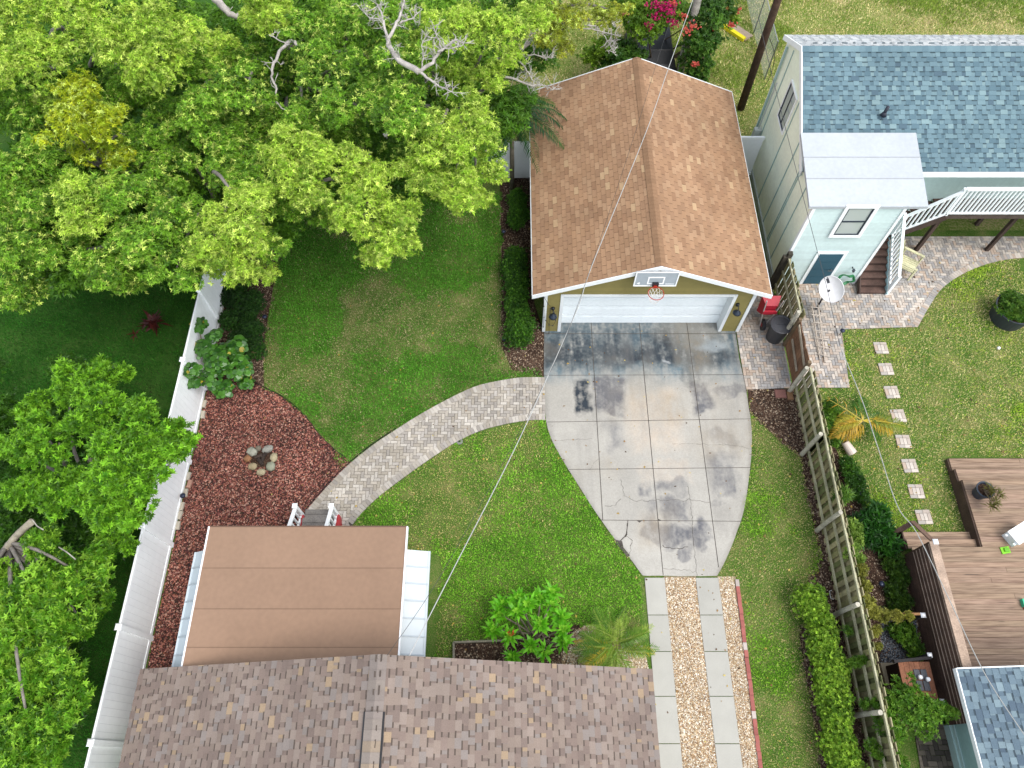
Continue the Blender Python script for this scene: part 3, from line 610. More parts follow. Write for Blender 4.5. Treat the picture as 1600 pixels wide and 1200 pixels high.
grass('lawn_grass', stripg, 2600, .055, .02, [S(98, 150, 36, 1.2), S(136, 186, 52, 1.2), S(184, 216, 84, 1.2)], [S(170, 156, 100, 1.1), S(214, 198, 148, 1.1)], 'strip of lawn between the driveway and the wooden fence', patches=[(1235, 930, .5, .25), (1200, 700, .6, .15), (1165, 870, .3, .2), (1190, 1100, .5, .1), (1250, 1000, .4, .2)], seed=24, dryamt=.5)
right = [(9.0, 10.5), (9.0, 9.6), (9.6, 9.6), (9.9, 7.5), (10.4, 6.2), (10.9, 6.0), (12.98, 5.95), (12.98, 8.3), (16.2, 8.3), (17.5, 9), (17.5, 16), (pe[0][0], pe[0][1])] + [tuple(p[:2]) for p in pe] + [G(1400, 512)[:2], G(1314, 515)[:2], G(1327, 606)[:2]]
stones_px = [(1376, 544), (1384, 577), (1393, 613), (1403, 650), (1411, 690), (1421, 728), (1431, 768), (1443, 808)]
stq = [[(X - .22, Y - .22), (X + .22, Y - .22), (X + .22, Y + .22), (X - .22, Y + .22)] for X, Y, _ in [G(*p) for p in stones_px]]
grass('lawn_grass', right, 2000, .06, .022, G2, D2, 'yellowish green lawn of the neighbour with the stepping stones', excl=stq, patches=[(1510, 640, .8, .16), (1560, 570, .8, .12), (1360, 740, .5, .15), (1400, 780, .4, .1), (1450, 620, .7, .1), (1440, 700, .4, .1)], seed=34, dryamt=.66)
left = [(-17, -1), (FX - .12, -1), (FX - .12, 18), (-17, 18)]
grass('lawn_grass', left, 1300, .06, .016, G3, [S(60, 70, 40, .6), S(80, 90, 50, .6)], 'lawn on the far side of the white fence, shade painted into its dark green', seed=44, dryamt=.1)
grass('rough_grass', [(6.5, 20.5), (7.9, 19), (8.7, 19), (8.9, 21.3), (26, 21.3), (26, 33), (6.5, 33)], 700, .1, .03, [S(84, 120, 34, .95), S(130, 158, 56, .95), S(180, 190, 84, .95)], D2, 'dry patchy grass on the open lot behind the garage and the neighbour house', seed=54, dryamt=.6)
grass('rough_grass', [(-2, 20), (1.5, 21), (4.5, 21.4), (6.5, 21.2), (6.5, 30), (-2, 30)], 420, .1, .03, [S(70, 96, 34, .8), S(126, 140, 60, .8), S(170, 168, 84, .8)], D2, 'dry patchy grass behind the garage under the bare twigs', seed=64, dryamt=.7)

# ================================================================ ROOF SHINGLES
def shingles(mb, o, u, w, Lu, Lw, e, pal, style='lam', tab=.3, wts=None, clip=None, seed=0):
    """o: eave corner; u along the eave, w up the slope (unit). Real courses: each laps the one below"""
    q = np.random.default_rng(seed); o, u, w = (np.array(a, float) for a in (o, u, w)); nn = nrm(np.cross(u, w)); nn = nn if nn[2] > 0 else -nn
    pal = np.array(pal); rows = int(math.ceil(Lw / e)); wts = wts or [1 / len(pal)] * len(pal)
    def piece(a, b, s0, s1, t0, col, t1=.001):
        if b - a < .004: return
        p = [o + u * a + w * s0 + nn * t0, o + u * b + w * s0 + nn * t0, o + u * b + w * s1 + nn * t1, o + u * a + w * s1 + nn * t1]
        r = [o + u * a + w * s0 - nn * .003, o + u * b + w * s0 - nn * .003]
        mb.add(p, [(0, 1, 2, 3)], tuple(col)); mb.add(p[:2] + p[2:] + r, [(4, 5, 1, 0), (3, 4, 0), (5, 2, 1)], tuple(np.array(col) * .5))
    for i in range(rows):
        s0 = i * e; s1 = min(s0 + e * 1.25, Lw)
        if style == 'tab':
            off = (i % 2) * tab / 2 + q.uniform(-.008, .008); a = -off
            while a < Lu:
                b = a + tab; piece(max(a, 0) + .006, min(b, Lu) - .006, s0 + q.uniform(-.002, .002), s1, .012, pal[q.choice(len(pal), p=wts)] * q.uniform(.95, 1.05)); a = b
        else:
            a = -q.uniform(0, .3)
            while a < Lu:
                b = a + q.uniform(.1, .28); piece(max(a, 0), min(b, Lu), s0, s1, .006, pal[q.choice(len(pal), p=wts)] * q.uniform(.9, .98)); a = b
            a = q.uniform(0, .15)
            while a < Lu:
                b = a + q.uniform(.12, .24); piece(max(a, 0), min(b, Lu), s0 - .001, s1, .013, pal[q.choice(len(pal), p=wts)] * q.uniform(.97, 1.05)); a = b + q.uniform(.07, .18)
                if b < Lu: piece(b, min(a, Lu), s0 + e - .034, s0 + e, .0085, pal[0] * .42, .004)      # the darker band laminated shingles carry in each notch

# ================================================================ GARAGE
gx0, gx1, gy0, gy1 = 1.05, 7.32, 12.72, 20.9; wh = 2.25; ez = 2.36; rz = 3.78; rx = 4.18; rx0, rx1, ry0, ry1 = .62, 7.72, 12.5, 21.1
gar = thing('garage', 'detached two car garage with tan shingle gable roof and olive siding', 'garage', (4.2, 16.8, 0))
dx0, dx1, dh = WY(877, 512, gy0)[0] - .02, 6.72, 2.0
OL = S(158, 146, 88, .62)
mb = MB(OL)
def gz(x): return ez - .06 + (rz - ez) * (1 - abs(x - rx) / (rx - rx0 if x < rx else rx1 - rx)) - .06
def lap(mb, x0f, x1f, y, z0, z1, e=.17, col=OL):
    """lap siding on a wall that faces the camera (-Y); x0f/x1f give the ends at height z"""
    z = z0
    while z < z1 - .01:
        t = min(z + e, z1); a0, a1, b0, b1 = x0f(z), x1f(z), x0f(t), x1f(t); k = random.uniform(.95, 1.04)
        mb.add([(a0, y - .018, z), (a1, y - .018, z), (b1, y - .002, t), (b0, y - .002, t), (a0, y, z), (a1, y, z)], [(0, 1, 2, 3), (4, 5, 1, 0)], tuple(np.array(col) * k)); z = t
def gxl(z): return gx0 if z < gz(gx0) else min(rx, gx0 + (z - gz(gx0)) / (gz(rx) - gz(gx0)) * (rx - gx0))
def gxr(z): return gx1 if z < gz(gx1) else max(rx, gx1 - (z - gz(gx1)) / (gz(rx) - gz(gx1)) * (gx1 - rx))
lap(mb, lambda z: gx0, lambda z: dx0 - .09, gy0, 0, dh + .12); lap(mb, lambda z: dx1 + .09, lambda z: gx1, gy0, 0, dh + .12); lap(mb, gxl, gxr, gy0, dh + .12, gz(rx) - .02)
mb.quad((gx0, gy0, 0), (gx0, gy1, 0), (gx0, gy1, gz(gx0)), (gx0, gy0, gz(gx0))); mb.quad((gx1, gy0, 0), (gx1, gy1, 0), (gx1, gy1, gz(gx1)), (gx1, gy0, gz(gx1)))
mb.add([(gx0, gy1, 0), (gx1, gy1, 0), (gx1, gy1, gz(gx1)), (rx, gy1, gz(rx)), (gx0, gy1, gz(gx0))], [(0, 1, 2, 3, 4)])
mb.quad((dx0, gy0 + .3, dh), (dx1, gy0 + .3, dh), (dx1, gy0, dh), (dx0, gy0, dh)); mb.build('wall', M['stucco'], gar)
mb = MB(S(236, 240, 240, .8))
for x in (dx0 - .05, dx1 + .05): mb.box(x - .05, x + .05, gy0 - .035, gy0 + .32, 0.02, dh + .1)
mb.box(dx0, dx1, gy0 - .035, gy0 + .32, dh, dh + .1)
mb.build('door_frame', M['paint'], gar)
mb = MB(S(236, 242, 243, .95)); y = gy0 + .3; nh = 4; sh = dh / nh
for r in range(nh):
    for c in range(8):
        a, b = dx0 + (dx1 - dx0) * c / 8, dx0 + (dx1 - dx0) * (c + 1) / 8; z0, z1 = r * sh + .03, (r + 1) * sh
        mb.box(a, b, y, y + .05, z0 + .004, z1 - .004)
        mb.box(a + .07, b - .07, y - .006, y, z0 + .1, z1 - .1)
mb.build('garage_door', M['paint'], gar)
for x in (gx0 - .02, gx1 + .02): corner = MB(S(236, 240, 240, .8)); corner.box(x - .05, x + .05, gy0 - .04, gy0 + .08, .02, gz(x) - .02); corner.build('corner_trim', M['paint'], gar)
fb = MB(S(240, 243, 243, .82))
for a, b in (((rx0 - .02, ez), (rx, rz)), ((rx1 + .02, ez), (rx, rz))):
    for y in (ry0 - .03, ry1): fb.add([(a[0], y, a[1] - .15), (b[0], y, b[1] - .15), (b[0], y, b[1] + .012), (a[0], y, a[1] + .012), (a[0], y + .03, a[1] - .15), (b[0], y + .03, b[1] - .15), (b[0], y + .03, b[1] + .012), (a[0], y + .03, a[1] + .012)], [(0, 1, 2, 3), (7, 6, 5, 4), (3, 2, 6, 7), (0, 4, 5, 1)])
fb.box(rx0 - .03, rx0, ry0, ry1, ez - .15, ez - .01); fb.box(rx1, rx1 + .03, ry0, ry1, ez - .15, ez - .01)
for s in ((rx0, rx), (rx1, rx)): fb.quad((s[0], ry0, ez - .1), (s[1], ry0, rz - .1), (s[1], ry1, rz - .1), (s[0], ry1, ez - .1), col=S(210, 205, 190, .7))
fb.build('fascia', M['paint'], gar)
tan_ = [S(196, 154, 122, .68), S(192, 150, 118, .67), S(188, 147, 117, .66), S(200, 160, 128, .7), S(210, 174, 138, .72), S(184, 142, 112, .64)]
tan_ = [tuple(np.array(c) * [.79, .81, .78]) for c in tan_]; rf = MB(); wt = [.24, .24, .2, .2, .04, .08]
for sgn, x0 in ((1, rx0), (-1, rx1)):
    run = abs(rx - x0); Lw = math.hypot(run, rz - ez); w = (sgn * run / Lw, 0, (rz - ez) / Lw)
    shingles(rf, (x0, ry0, ez), (0, 1, 0), w, ry1 - ry0, Lw, .143, tan_, 'tab', .31, wt, seed=3 + sgn)
rf.add([(rx0, ry0, ez - .004), (rx0, ry1, ez - .004), (rx, ry1, rz - .004), (rx, ry0, rz - .004)], [(0, 1, 2, 3)], S(84, 62, 48, .4)); rf.add([(rx1, ry0, ez - .004), (rx1, ry1, ez - .004), (rx, ry1, rz - .004), (rx, ry0, rz - .004)], [(0, 1, 2, 3)], S(84, 62, 48, .4))
roofp = rf.build('roof', M['shingle'], gar)
rc = MB(); y = ry0
while y < ry1 - .02:
    y2 = min(y + .14, ry1); k = random.uniform(.85, 1.02)
    for sg in (-1, 1): rc.add([(rx, y, rz + .03), (rx + sg * .15, y, rz - .03), (rx + sg * .15, y2 + .02, rz - .036), (rx, y2 + .02, rz + .018)], [(0, 1, 2, 3)], S(178, 140, 108, .56 * k))
    y = y2
rc.build('ridge_cap', M['shingle'], roofp)
# wall lamps
def wall_lamp(x, y, z, label, group):
    t = thing('wall_lamp', label, 'lamp', (x, y, z - .3), group); mb = MB(S(40, 44, 52, .6))
    mb.lathe((x, y - .02, z + .03), [(.0, -.06), (.05, -.05), (.06, 0), (.05, .05), (0, .06)], 12); mb.tube([(x, y - .03, z + .03), (x, y - .12, z + .08), (x, y - .2, z + .02), (x, y - .2, z - .04)], .014, 8); mb.build('bracket', M['metal'], t, smooth=True)
    mb = MB(S(44, 54, 68, .7)); mb.lathe((x, y - .2, z - .16), [(.13, 0), (.115, .03), (.07, .08), (.03, .12), (.02, .14)], 20); mb.build('lamp_shade', M['metal'], t, smooth=True)
wall_lamp(*WY(864, 482, 12.70), 'dark barn lamp on the garage wall left of the door, hung with string lights', 'barn lamps on the garage')
wall_lamp(*WY(1152, 476, 12.70), 'dark barn lamp on the garage wall right of the door', 'barn lamps on the garage')
sl_ = thing('string_lights', 'black string of small bulbs dangling from the left garage lamp', 'string lights', WY(862, 490, 12.6)); mb = MB((.01, .01, .012))
for line in ([(849, 462), (856, 474), (866, 488), (868, 500), (864, 508), (858, 507), (853, 500)], [(860, 482), (859, 495), (858, 508), (858, 519)], [(849, 462), (850, 478), (850, 495), (849, 510)]):
    pts = [WY(x, y, 12.60) for x, y in line]; mb.tube(smooth(pts, 3), .006, 4)
    for p in smooth(pts, 1): bulbs = MB((.03, .03, .035)); bulbs.rock((p[0], p[1], p[2] - .03), .02, .02, .03, seed=1, lat=4, lon=6); bulbs.build('bulb', M['plastic'], sl_)
mb.build('cord', M['wire'], sl_)
# basketball hoop
hp = thing('basketball_hoop', 'basketball hoop with clear backboard mounted above the garage door', 'basketball hoop', WY(1024, 440, 12.4))
yb = 12.40; a = WY(989, 447, yb); b = WY(1060, 424, yb); bx0, bx1, bz0, bz1 = a[0] + .0, WY(1056, 447, yb)[0], a[2], WY(1024, 425, yb)[2]
mb = MB(S(196, 206, 214, .6)); mb.box(bx0, bx1, yb, yb + .02, bz0, bz1); mb.build('backboard', M['plastic'], hp)
mb = MB((.85, .86, .86)); t = .035
for x0, x1, z0, z1 in ((bx0, bx1, bz0, bz0 + t), (bx0, bx1, bz1 - t, bz1), (bx0, bx0 + t, bz0 + t, bz1 - t), (bx1 - t, bx1, bz0 + t, bz1 - t)): mb.box(x0, x1, yb - .012, yb + .03, z0, z1)
mxx = (bx0 + bx1) / 2; sw, szz = .24, .34; z0 = bz0 + .1
for x0, x1, za, zb in ((mxx - sw, mxx + sw, z0 + szz - .04, z0 + szz), (mxx - sw, mxx + sw, z0, z0 + .04), (mxx - sw, mxx - sw + .04, z0 + .04, z0 + szz - .04), (mxx + sw - .04, mxx + sw, z0 + .04, z0 + szz - .04)): mb.box(x0, x1, yb - .008, yb, za, zb)
mb.add([(bx0 + .08, yb - .005, bz0 + .14), (bx0 + .17, yb - .005, bz0 + .08), (bx0 + .17, yb - .005, bz0 + .2)], [(0, 1, 2)])
for k in range(7): mb.box(bx1 - .32 + k * .035, bx1 - .32 + k * .035 + .022, yb - .006, yb, bz0 + .09, bz0 + .12)
mb.build('backboard_frame', M['paint'], hp)
mb = MB((.02, .02, .025))
for s in (-.2, .2): mb.beam((mxx + s, yb + .03, bz0 + .1), (mxx + s, yb + .03, bz1 - .05), .035, .03, up=(0, 1, 0)); mb.beam((mxx + s, yb + .03, bz1 - .1), (mxx + s, yb + .32, bz1 - .2), .03, .03)
mb.box(mxx - .22, mxx + .22, yb + .03, yb + .06, bz0 + .14, bz0 + .34); mb.box(mxx - .09, mxx + .09, yb - .08, yb + .0, bz0 + .08, bz0 + .2); mb.build('bracket', M['metal'], hp)
hr = .225; hc = (mxx, yb - .1 - hr, bz0 + .1); mb = MB(S(206, 60, 40, .7)); mb.tube([(hc[0] + hr * math.cos(k * math.pi / 12), hc[1] + hr * math.sin(k * math.pi / 12), hc[2]) for k in range(25)], .012, 6, caps=False); mb.box(mxx - .05, mxx + .05, yb - .12, yb - .07, bz0 + .05, bz0 + .13); rim = mb.build('rim', M['metal'], hp)
mb = MB((.8, .76, .72)); 
for k in range(12):
    for sgn in (1, -1):
        pts = []
        for j in range(5): t_ = 2 * math.pi * (k + sgn * j * .5) / 12; r_ = hr * (1 - .13 * j); pts.append((hc[0] + r_ * math.cos(t_), hc[1] + r_ * math.sin(t_), hc[2] - .1 * j))
        mb.tube(pts, .006, 3, caps=False)
mb.build('net', M['wire'], rim)

# ================================================================ MAIN HOUSE (foreground roof) WITH PORCH
hx0, hx1, hrx, hz, hrz = -8.48, 3.2, -2.66, 2.6, 5.0
mh = thing('brick_brown_house', 'house in the foreground under a brown shingle gable roof with ridge vent', 'house', (-2.6, -1, 0))
hm = [S(166, 148, 135, .66), S(159, 140, 129, .65), S(170, 153, 141, .67), S(152, 134, 124, .63), S(165, 153, 145, .65), S(184, 160, 132, .7)]; hw = [.27, .22, .2, .13, .12, .06]
hm = [tuple(np.array(c) * .8) for c in hm]; rf = MB(); yf = 2.05
for sgn, x0, L in ((1, hx0, 1), (-1, hx1, 1)):
    run = abs(hrx - x0); Lw = math.hypot(run, hrz - hz); w = (sgn * run / Lw, 0, (hrz - hz) / Lw)
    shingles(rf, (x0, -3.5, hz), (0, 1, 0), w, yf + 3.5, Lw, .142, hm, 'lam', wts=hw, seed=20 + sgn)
    rf.add([(x0, -3.5, hz - .004), (x0, yf, hz - .004), (hrx, yf, hrz - .004), (hrx, -3.5, hrz - .004)], [(0, 1, 2, 3)], S(90, 80, 80, .5))
hroof = rf.build('roof', M['shingle'], mh)
def ridgecap(mb, x, z, y0, y1, pal, w=.16, up=.03, drop=.062):
    y = y0
    while y < y1 - .01:
        y2 = min(y + .19, y1); c = tuple(np.array(pal[random.randrange(len(pal))]) * random.uniform(.95, 1.08))
        for sg in (-1, 1): mb.add([(x, y, z + up - .008), (x + sg * w, y, z + up - drop - .008), (x + sg * w, y2, z + up - drop), (x, y2, z + up)], [(0, 1, 2, 3)], c)
        y = y2
mb = MB(); yv = G(590, 1112, hrz)[1]; ridgecap(mb, hrx, hrz, yv, yf, [S(156, 144, 136, .56), S(162, 150, 140, .56)], .17, .03, .07); mb.build('ridge_cap', M['shingle'], hroof)
mb = MB(); ridgecap(mb, hrx, hrz + .035, -3.5, yv, [S(156, 144, 136, .56), S(162, 150, 140, .56), S(172, 154, 134, .56)], .17, .03, .07)
rv = mb.build('ridge_vent', M['shingle'], hroof)
mb = MB((.012, .012, .014))
for sg in (-1, 1): mb.box(*sorted((hrx + sg * .155, hrx + sg * .205)), -3.5, yv, hrz - .1, hrz - .03)
mb.build('vent_slot', M['plastic'], rv)
mb = MB(S(206, 204, 200, .75)); mb.box(hx0 + .5, hx1 - .4, -3.4, 1.6, 0, hz - .02); mb.add([(hx0 + .5, 1.6, hz - .02), (hx1 - .4, 1.6, hz - .02), (hrx, 1.6, hrz - .2)], [(0, 1, 2)]); mb.build('wall', M['stucco'], mh)
mb = MB(S(226, 226, 224, .8))
for x0 in (hx0, hx1): mb.add([(x0, yf, hz - .14), (hrx, yf, hrz - .14), (hrx, yf, hrz - .006), (x0, yf, hz - .006), (x0, yf - .03, hz - .14), (hrx, yf - .03, hrz - .14), (hrx, yf - .03, hrz - .006), (x0, yf - .03, hz - .006)], [(0, 1, 2, 3), (7, 6, 5, 4), (0, 4, 5, 1)])
for x in (hx0, hx1 - .03): mb.box(x, x + .03, -3.5, yf - .03, hz - .14, hz - .006)
mb.build('fascia', M['paint'], mh)
# porch
po = thing('porch', 'back porch with flat brown roll roofing and pale metal side awnings', 'porch', (-4.9, 3.4, 0))
mb = MB(S(184, 150, 124, .52)); px0, px1, py1 = -7.4, -2.58, 5.28
seams = [py1, 4.25, 3.3, 2.45, 1.62]
for k, (ya, ybb) in enumerate(zip(seams[1:], seams[:-1])): mb.box(px0, px1, ya, ybb + (.03 if k else 0), 2.82, 2.905 + .004 * k, tuple(np.array(S(184, 150, 124, .52)) * random.uniform(.96, 1.04)))
for k, y in enumerate(seams[1:]): mb.box(px0 + .002, px1 - .002, y + .02 , y + .03, 2.9, 2.9115 + .004 * k, S(140, 112, 92, .45))
mb.build('roof', M['rubberoof'], po)
mb = MB((.8, .8, .8)); mb.box(px1, px1 + .035, 1.62, py1 + .01, 2.8, 2.93); mb.box(px0 - .035, px0, 1.62, py1 + .01, 2.8, 2.93); mb.box(px0, px1, py1, py1 + .03, 2.8, 2.915, S(120, 92, 74, .6)); mb.build('drip_edge', M['paint'], po)
for x0, x1, nm, cc in ((-7.35, -7.86, 'left', S(210, 222, 228, .75)), (-2.6, -2.04, 'right', S(226, 234, 236, .66))):  # left awning's bluer colour paints in the shade on its slope
    mb = MB(cc); y = 4.8; i = 0; zl = 2.35 if nm == 'left' else 2.45; zi = 2.72 if nm == 'left' else 2.62
    while y > 1.75:
        y2 = max(y - .405, 1.7); mb.add([(x0, y, zi), (x1, y, zl), (x1, y2 + .0, zl), (x0, y2, zi), (x0, y, zi - .05), (x1, y, zl - .05), (x1, y2, zl - .05), (x0, y2, zi - .05)], [(0, 1, 2, 3), (7, 6, 5, 4), (1, 5, 6, 2), (0, 4, 5, 1)])
        mb.beam((x0, y2, zi + .012), (x1, y2, zl + .012), .03, .035, S(196, 206, 212, .7)); y = y2
    mb.beam((x1, 4.8, zl - .02), (x1, 1.7, zl - .02), .05, .08); mb.build('awning', M['vinyl'], po, label='pale metal awning on the left side, its bluish shade painted in' if nm == 'left' else 'white metal awning on the right side')
mb = MB(S(220, 222, 220, .75)); mb.box(px0 + .2, px1 - .15, 1.65, 5.0, 0, 2.78); mb.build('wall', M['stucco'], po)
# porch steps with railings
st = thing('porch_steps', 'grey wooden porch steps with two white railings beside the paver path', 'steps', (-5.4, 5.8, 0))
sx0, sx1 = G(478, 812)[0], G(526, 812)[0]
mb = MB(S(150, 144, 138, .62)); 
for k, (y1, z) in enumerate(((6.62, .17), (6.32, .34), (6.02, .51))):
    for b in range(2): mb.box(sx0, sx1, y1 - .15 * (b + 1) + .008, y1 - .15 * b - .002, z - .03, z, tuple(np.array(S(150, 144, 138, .62)) * random.uniform(.9, 1.08)))
    mb.box(sx0 + .01, sx1 - .01, y1 - .03, y1 - .012, z - .17, z - .03, S(120, 112, 106, .5))
mb.box(sx0, sx1, 5.0, 5.72, .48, .51); mb.build('tread', M['wood'], st)
mb = MB(S(196, 60, 64, .6))
for x in (sx0 - .12, sx1 + .02):
    mb = MB(S(196, 60, 64, .6)); mb.prism([(x, 5.1), (x + .12, 5.1), (x + .16, 6.2), (x + .12, 6.42), (x + .04, 6.45), (x, 6.35)], 0, .3); mb.build('side_kerb', M['paint'], st)
for x in (sx0 - .07, sx1 + .05):
    mb = MB((.82, .83, .83)); mb.box(x - .045, x + .045, 6.4, 6.49, 0, 1.0); mb.box(x - .07, x + .07, 6.375, 6.515, 1.0, 1.05, bev=.02)
    a, b = (x, 6.4, .93), (x, 5.3, 1.5); mb.beam(a, b, .1, .05); mb.beam((x, 6.4, .25), (x, 5.3, .8), .05, .08)
    for k in range(6): t = (k + .6) / 6; y = lerp(6.4, 5.3, t); mb.beam((x, y, lerp(.25, .8, t)), (x, y, lerp(.93, 1.5, t)), .05, .05)
    mb.build('railing', M['vinyl'], st)

# ================================================================ FENCES
def vinyl_fence():
    t = thing('vinyl_fence', 'long white vinyl privacy fence along the left side of the yard', 'fence', (FX, 8, 0)); hgt = 1.8; W_ = (.88, .9, .9)
    post_y = [G(165, 1159)[1] * 0 + y for y in (-1.85, .56, 3.1, 5.62, 8.12, 10.6, 13.05, 15.5, 17.95, 20.4)]
    for y in post_y:
        mb = MB(W_); mb.box(FX - .065, FX + .065, y - .065, y + .065, 0, hgt + .06); mb.box(FX - .08, FX + .08, y - .08, y + .08, hgt + .06, hgt + .1, bev=.03); mb.build('post', M['vinyl'], t)
    for a, b in zip(post_y[:-1], post_y[1:]):
        mb = MB(W_); n = 14; w = (b - a - .13) / n
        for k in range(n): y = a + .065 + k * w; mb.box(FX - .014, FX + .014, y + .003, y + w - .003, .1, hgt - .06, tuple(np.array(W_) * random.uniform(.97, 1.0)))
        mb.box(FX - .009, FX + .009, a + .07, b - .07, .1, hgt - .06, (.55, .57, .58)); mb.build('panel', M['vinyl'], t)
        for z0, z1 in ((hgt - .08, hgt + .02), (.04, .15)):
            mb = MB(W_); mb.box(FX - .028, FX + .028, a + .066, b - .066, z0, z1); mb.build('rail', M['vinyl'], t)
vinyl_fence()
t = thing('vinyl_fence', 'short white fence panel between the palm and the garage wall', 'fence', (0, 19.3, 0))
mb = MB((.78, .8, .81)); mb.box(-1.6, 1.04, 19.3, 19.34, .05, 1.8)
mb.build('panel', M['vinyl'], t); mb = MB((.8, .82, .83)); mb.box(-.6, -.5, 19.26, 19.36, 0, 1.9); mb.build('post', M['vinyl'], t)
t = thing('vinyl_gate', 'white vinyl gate panel closing the gap between the garage and the neighbour house', 'gate', (8.2, 19.5, 0))
mb = MB((.76, .8, .82)); mb.box(7.35, 8.78, 19.48, 19.53, .05, 1.85); mb.build('panel', M['vinyl'], t)
mb = MB((.8, .83, .84)); mb.box(7.35, 8.8, 19.455, 19.475, 1.74, 1.86); mb.box(7.35, 8.8, 19.455, 19.475, .04, .16); mb.build('rail', M['vinyl'], t)

WG = [S(166, 160, 112, .6), S(146, 148, 96, .56), S(182, 172, 132, .64), S(130, 136, 86, .54), S(170, 160, 118, .6)]
def woodfence():
    t = thing('wooden_fence', 'long weathered mossy wooden board fence between the two yards', 'fence', (WXF, 6, 0))
    ys = [14.4, 12.35, 10.55, 8.38, 6.05, 3.7, 1.22, -1.2, -3.6]; hg = 1.62
    sections = [(14.35, 12.3, 1.78), (10.5, 8.38, hg), (8.38, 6.05, hg), (6.05, 3.7, hg), (3.7, 1.22, hg), (1.22, -1.2, hg), (-1.2, -3.6, hg)]
    for a, b, h in sections:
        mb = MB(); y = a; i = 0
        while y > b + .02:
            w = .135 if i % 2 == 0 else .205; dx = .02 if i % 2 == 0 else .08; yo = 0 if i % 2 == 0 else .035; hh = h + random.uniform(-.05, .03); k = random.uniform(.8, 1.12)
            mb.box(WXF + dx, WXF + dx + .02, y - w + yo, y + yo, random.uniform(.02, .06), hh - .02, tuple(np.array(WG[random.randrange(5)]) * k)); y -= .11 if i % 2 else .15; i += 1
        mb.build('board_panel', M['wood'], t)
        for z in ((.3, .98, h - .1) if h < 1.7 else (.35, 1.05, h - .1)):
            mb = MB(S(184, 180, 148, .75)); mb.beam((WXF - .005, a - .01, z + random.uniform(-.02, .02)), (WXF - .005, b + .01, z + random.uniform(-.02, .02)), .045, .085); mb.build('rail', M['wood'], t)
    for y, h in ((12.3, 1.8), (10.5, 1.55), (8.38, 1.55), (6.05, 1.72), (3.7, 1.58), (1.22, 1.55), (-1.2, 1.6)):
        mb = MB(S(188, 182, 164, .78)); mb.tube([(WXF - .1, y, -.02), (WXF - .095, y + .01, h * .5), (WXF - .1, y - .01, h)], [.068, .064, .06], 10); mb.build('post', M['wood'], t, smooth=False)
    mb = MB(S(90, 84, 72, .5)); mb.box(WXF - .07, WXF + .07, 14.36, 14.5, 0, 1.9); mb.beam((WXF - .12, 14.42, 1.75), (WXF - .12, 14.42, .05), .12, .12, up=(0, 1, 0)); mb.build('post', M['wood'], t)
    return t
woodfence()
t = thing('wooden_gate', 'brown plank gate with a diagonal brace in the mossy wooden fence', 'gate', (WXF, 11.4, 0))
mb = MB(); y = 12.12; xg = WXF + .02
while y > 10.72:
    mb.box(xg, xg + .02, y - .13, y - .006, .06, 1.5 + random.uniform(-.03, .03), tuple(np.array(S(150, 112, 84, .55)) * random.uniform(.8, 1.15))); y -= .134
mb.build('plank_panel', M['wood'], t)
for nm, a, b, w in (('brace', (xg - .03, 11.95, .75), (xg - .03, 10.9, .6), .1), ('brace', (xg - .03, 12.05, 1.42), (xg - .03, 10.75, 1.2), .11)):
    mb = MB(S(186, 172, 150, .62)); mb.beam(a, b, .03, w); mb.build(nm, M['wood'], t)
mb = MB(S(140, 118, 92, .55)); mb.beam((xg - .02, 12.16, 0), (xg - .02, 12.16, 1.6), .09, .09); mb.build('gate_frame', M['wood'], t); mb = MB(S(140, 118, 92, .55)); mb.beam((xg - .02, 10.66, 0), (xg - .02, 10.66, 1.6), .1, .1); mb.build('gate_frame', M['wood'], t)

# chain link fence at the far right
t = thing('chain_link_fence', 'grey chain link fence running back from the neighbour house past the wooden pole', 'fence', (10.2, 27, 0))
X0, Ya, Yb, hh = 10.15, 24.6, 33.0, 1.7
for y in (24.6, 27.4, 30.2, 33.0): mb = MB(S(150, 154, 152, .6)); mb.tube([(X0, y, 0), (X0, y, hh + .05)], .028, 8); mb.build('post', M['metal'], t)
mb = MB(S(180, 182, 180, .6)); mb.tube([(X0, Ya, hh), (X0, Yb, hh)], .022, 6); mb.build('top_rail', M['metal'], t)
mb = MB(S(176, 180, 178, .6)); s = .075; n = int((Yb - Ya) / s)
for i in range(-int(hh / s), n):
    for d in (0, 1):
        ya = Ya + i * s; yb2 = ya + hh; za, zb = 0.0, hh
        if ya < Ya: za = Ya - ya; ya = Ya
        if yb2 > Yb: zb = hh - (yb2 - Yb); yb2 = Yb
        if za >= zb: continue
        if d: p, q_ = (X0, Ya + Yb - ya, za), (X0, Ya + Yb - yb2, zb)
        else: p, q_ = (X0, ya, za), (X0, yb2, zb)
        mb.tube([p, q_], .0035, 3, caps=False)
mb.build('wire_mesh', M['metal'], t)

# ================================================================ POLES AND OVERHEAD WIRES
t = thing('utility_pole', 'dark brown wooden utility pole standing behind the right end of the garage', 'utility pole', (8.95, 22.9, 0))
mb = MB(S(92, 70, 58, .6)); mb.tube([(8.95, 22.95, 0), (8.96, 23.0, 4), (8.98, 23.05, 8.6)], [.15, .135, .12], 12); mb.build('pole', M['bark'], t, smooth=True)
mb = MB((.02, .02, .02)); mb.tube(smooth([(9.08, 22.85, 3.2), (9.5, 22.8, 2.4), (9.55, 22.85, 1.2), (9.1, 22.85, .6)], 5), .01, 4); mb.build('loose_cable', M['wire'], t)
t = thing('utility_pole', 'pale grey utility pole rising through the flowering vine behind the garage', 'utility pole', (6.55, 25.2, 0))
top = G(1086, -14, 4.6)
mb = MB(S(176, 170, 158, .6)); mb.tube([(6.55, 24.2, 0), (6.6, 24.3, 2.2), (6.7, 24.45, 7.6)], [.17, .155, .11], 12); mb.build('pole', M['bark'], t, smooth=True)
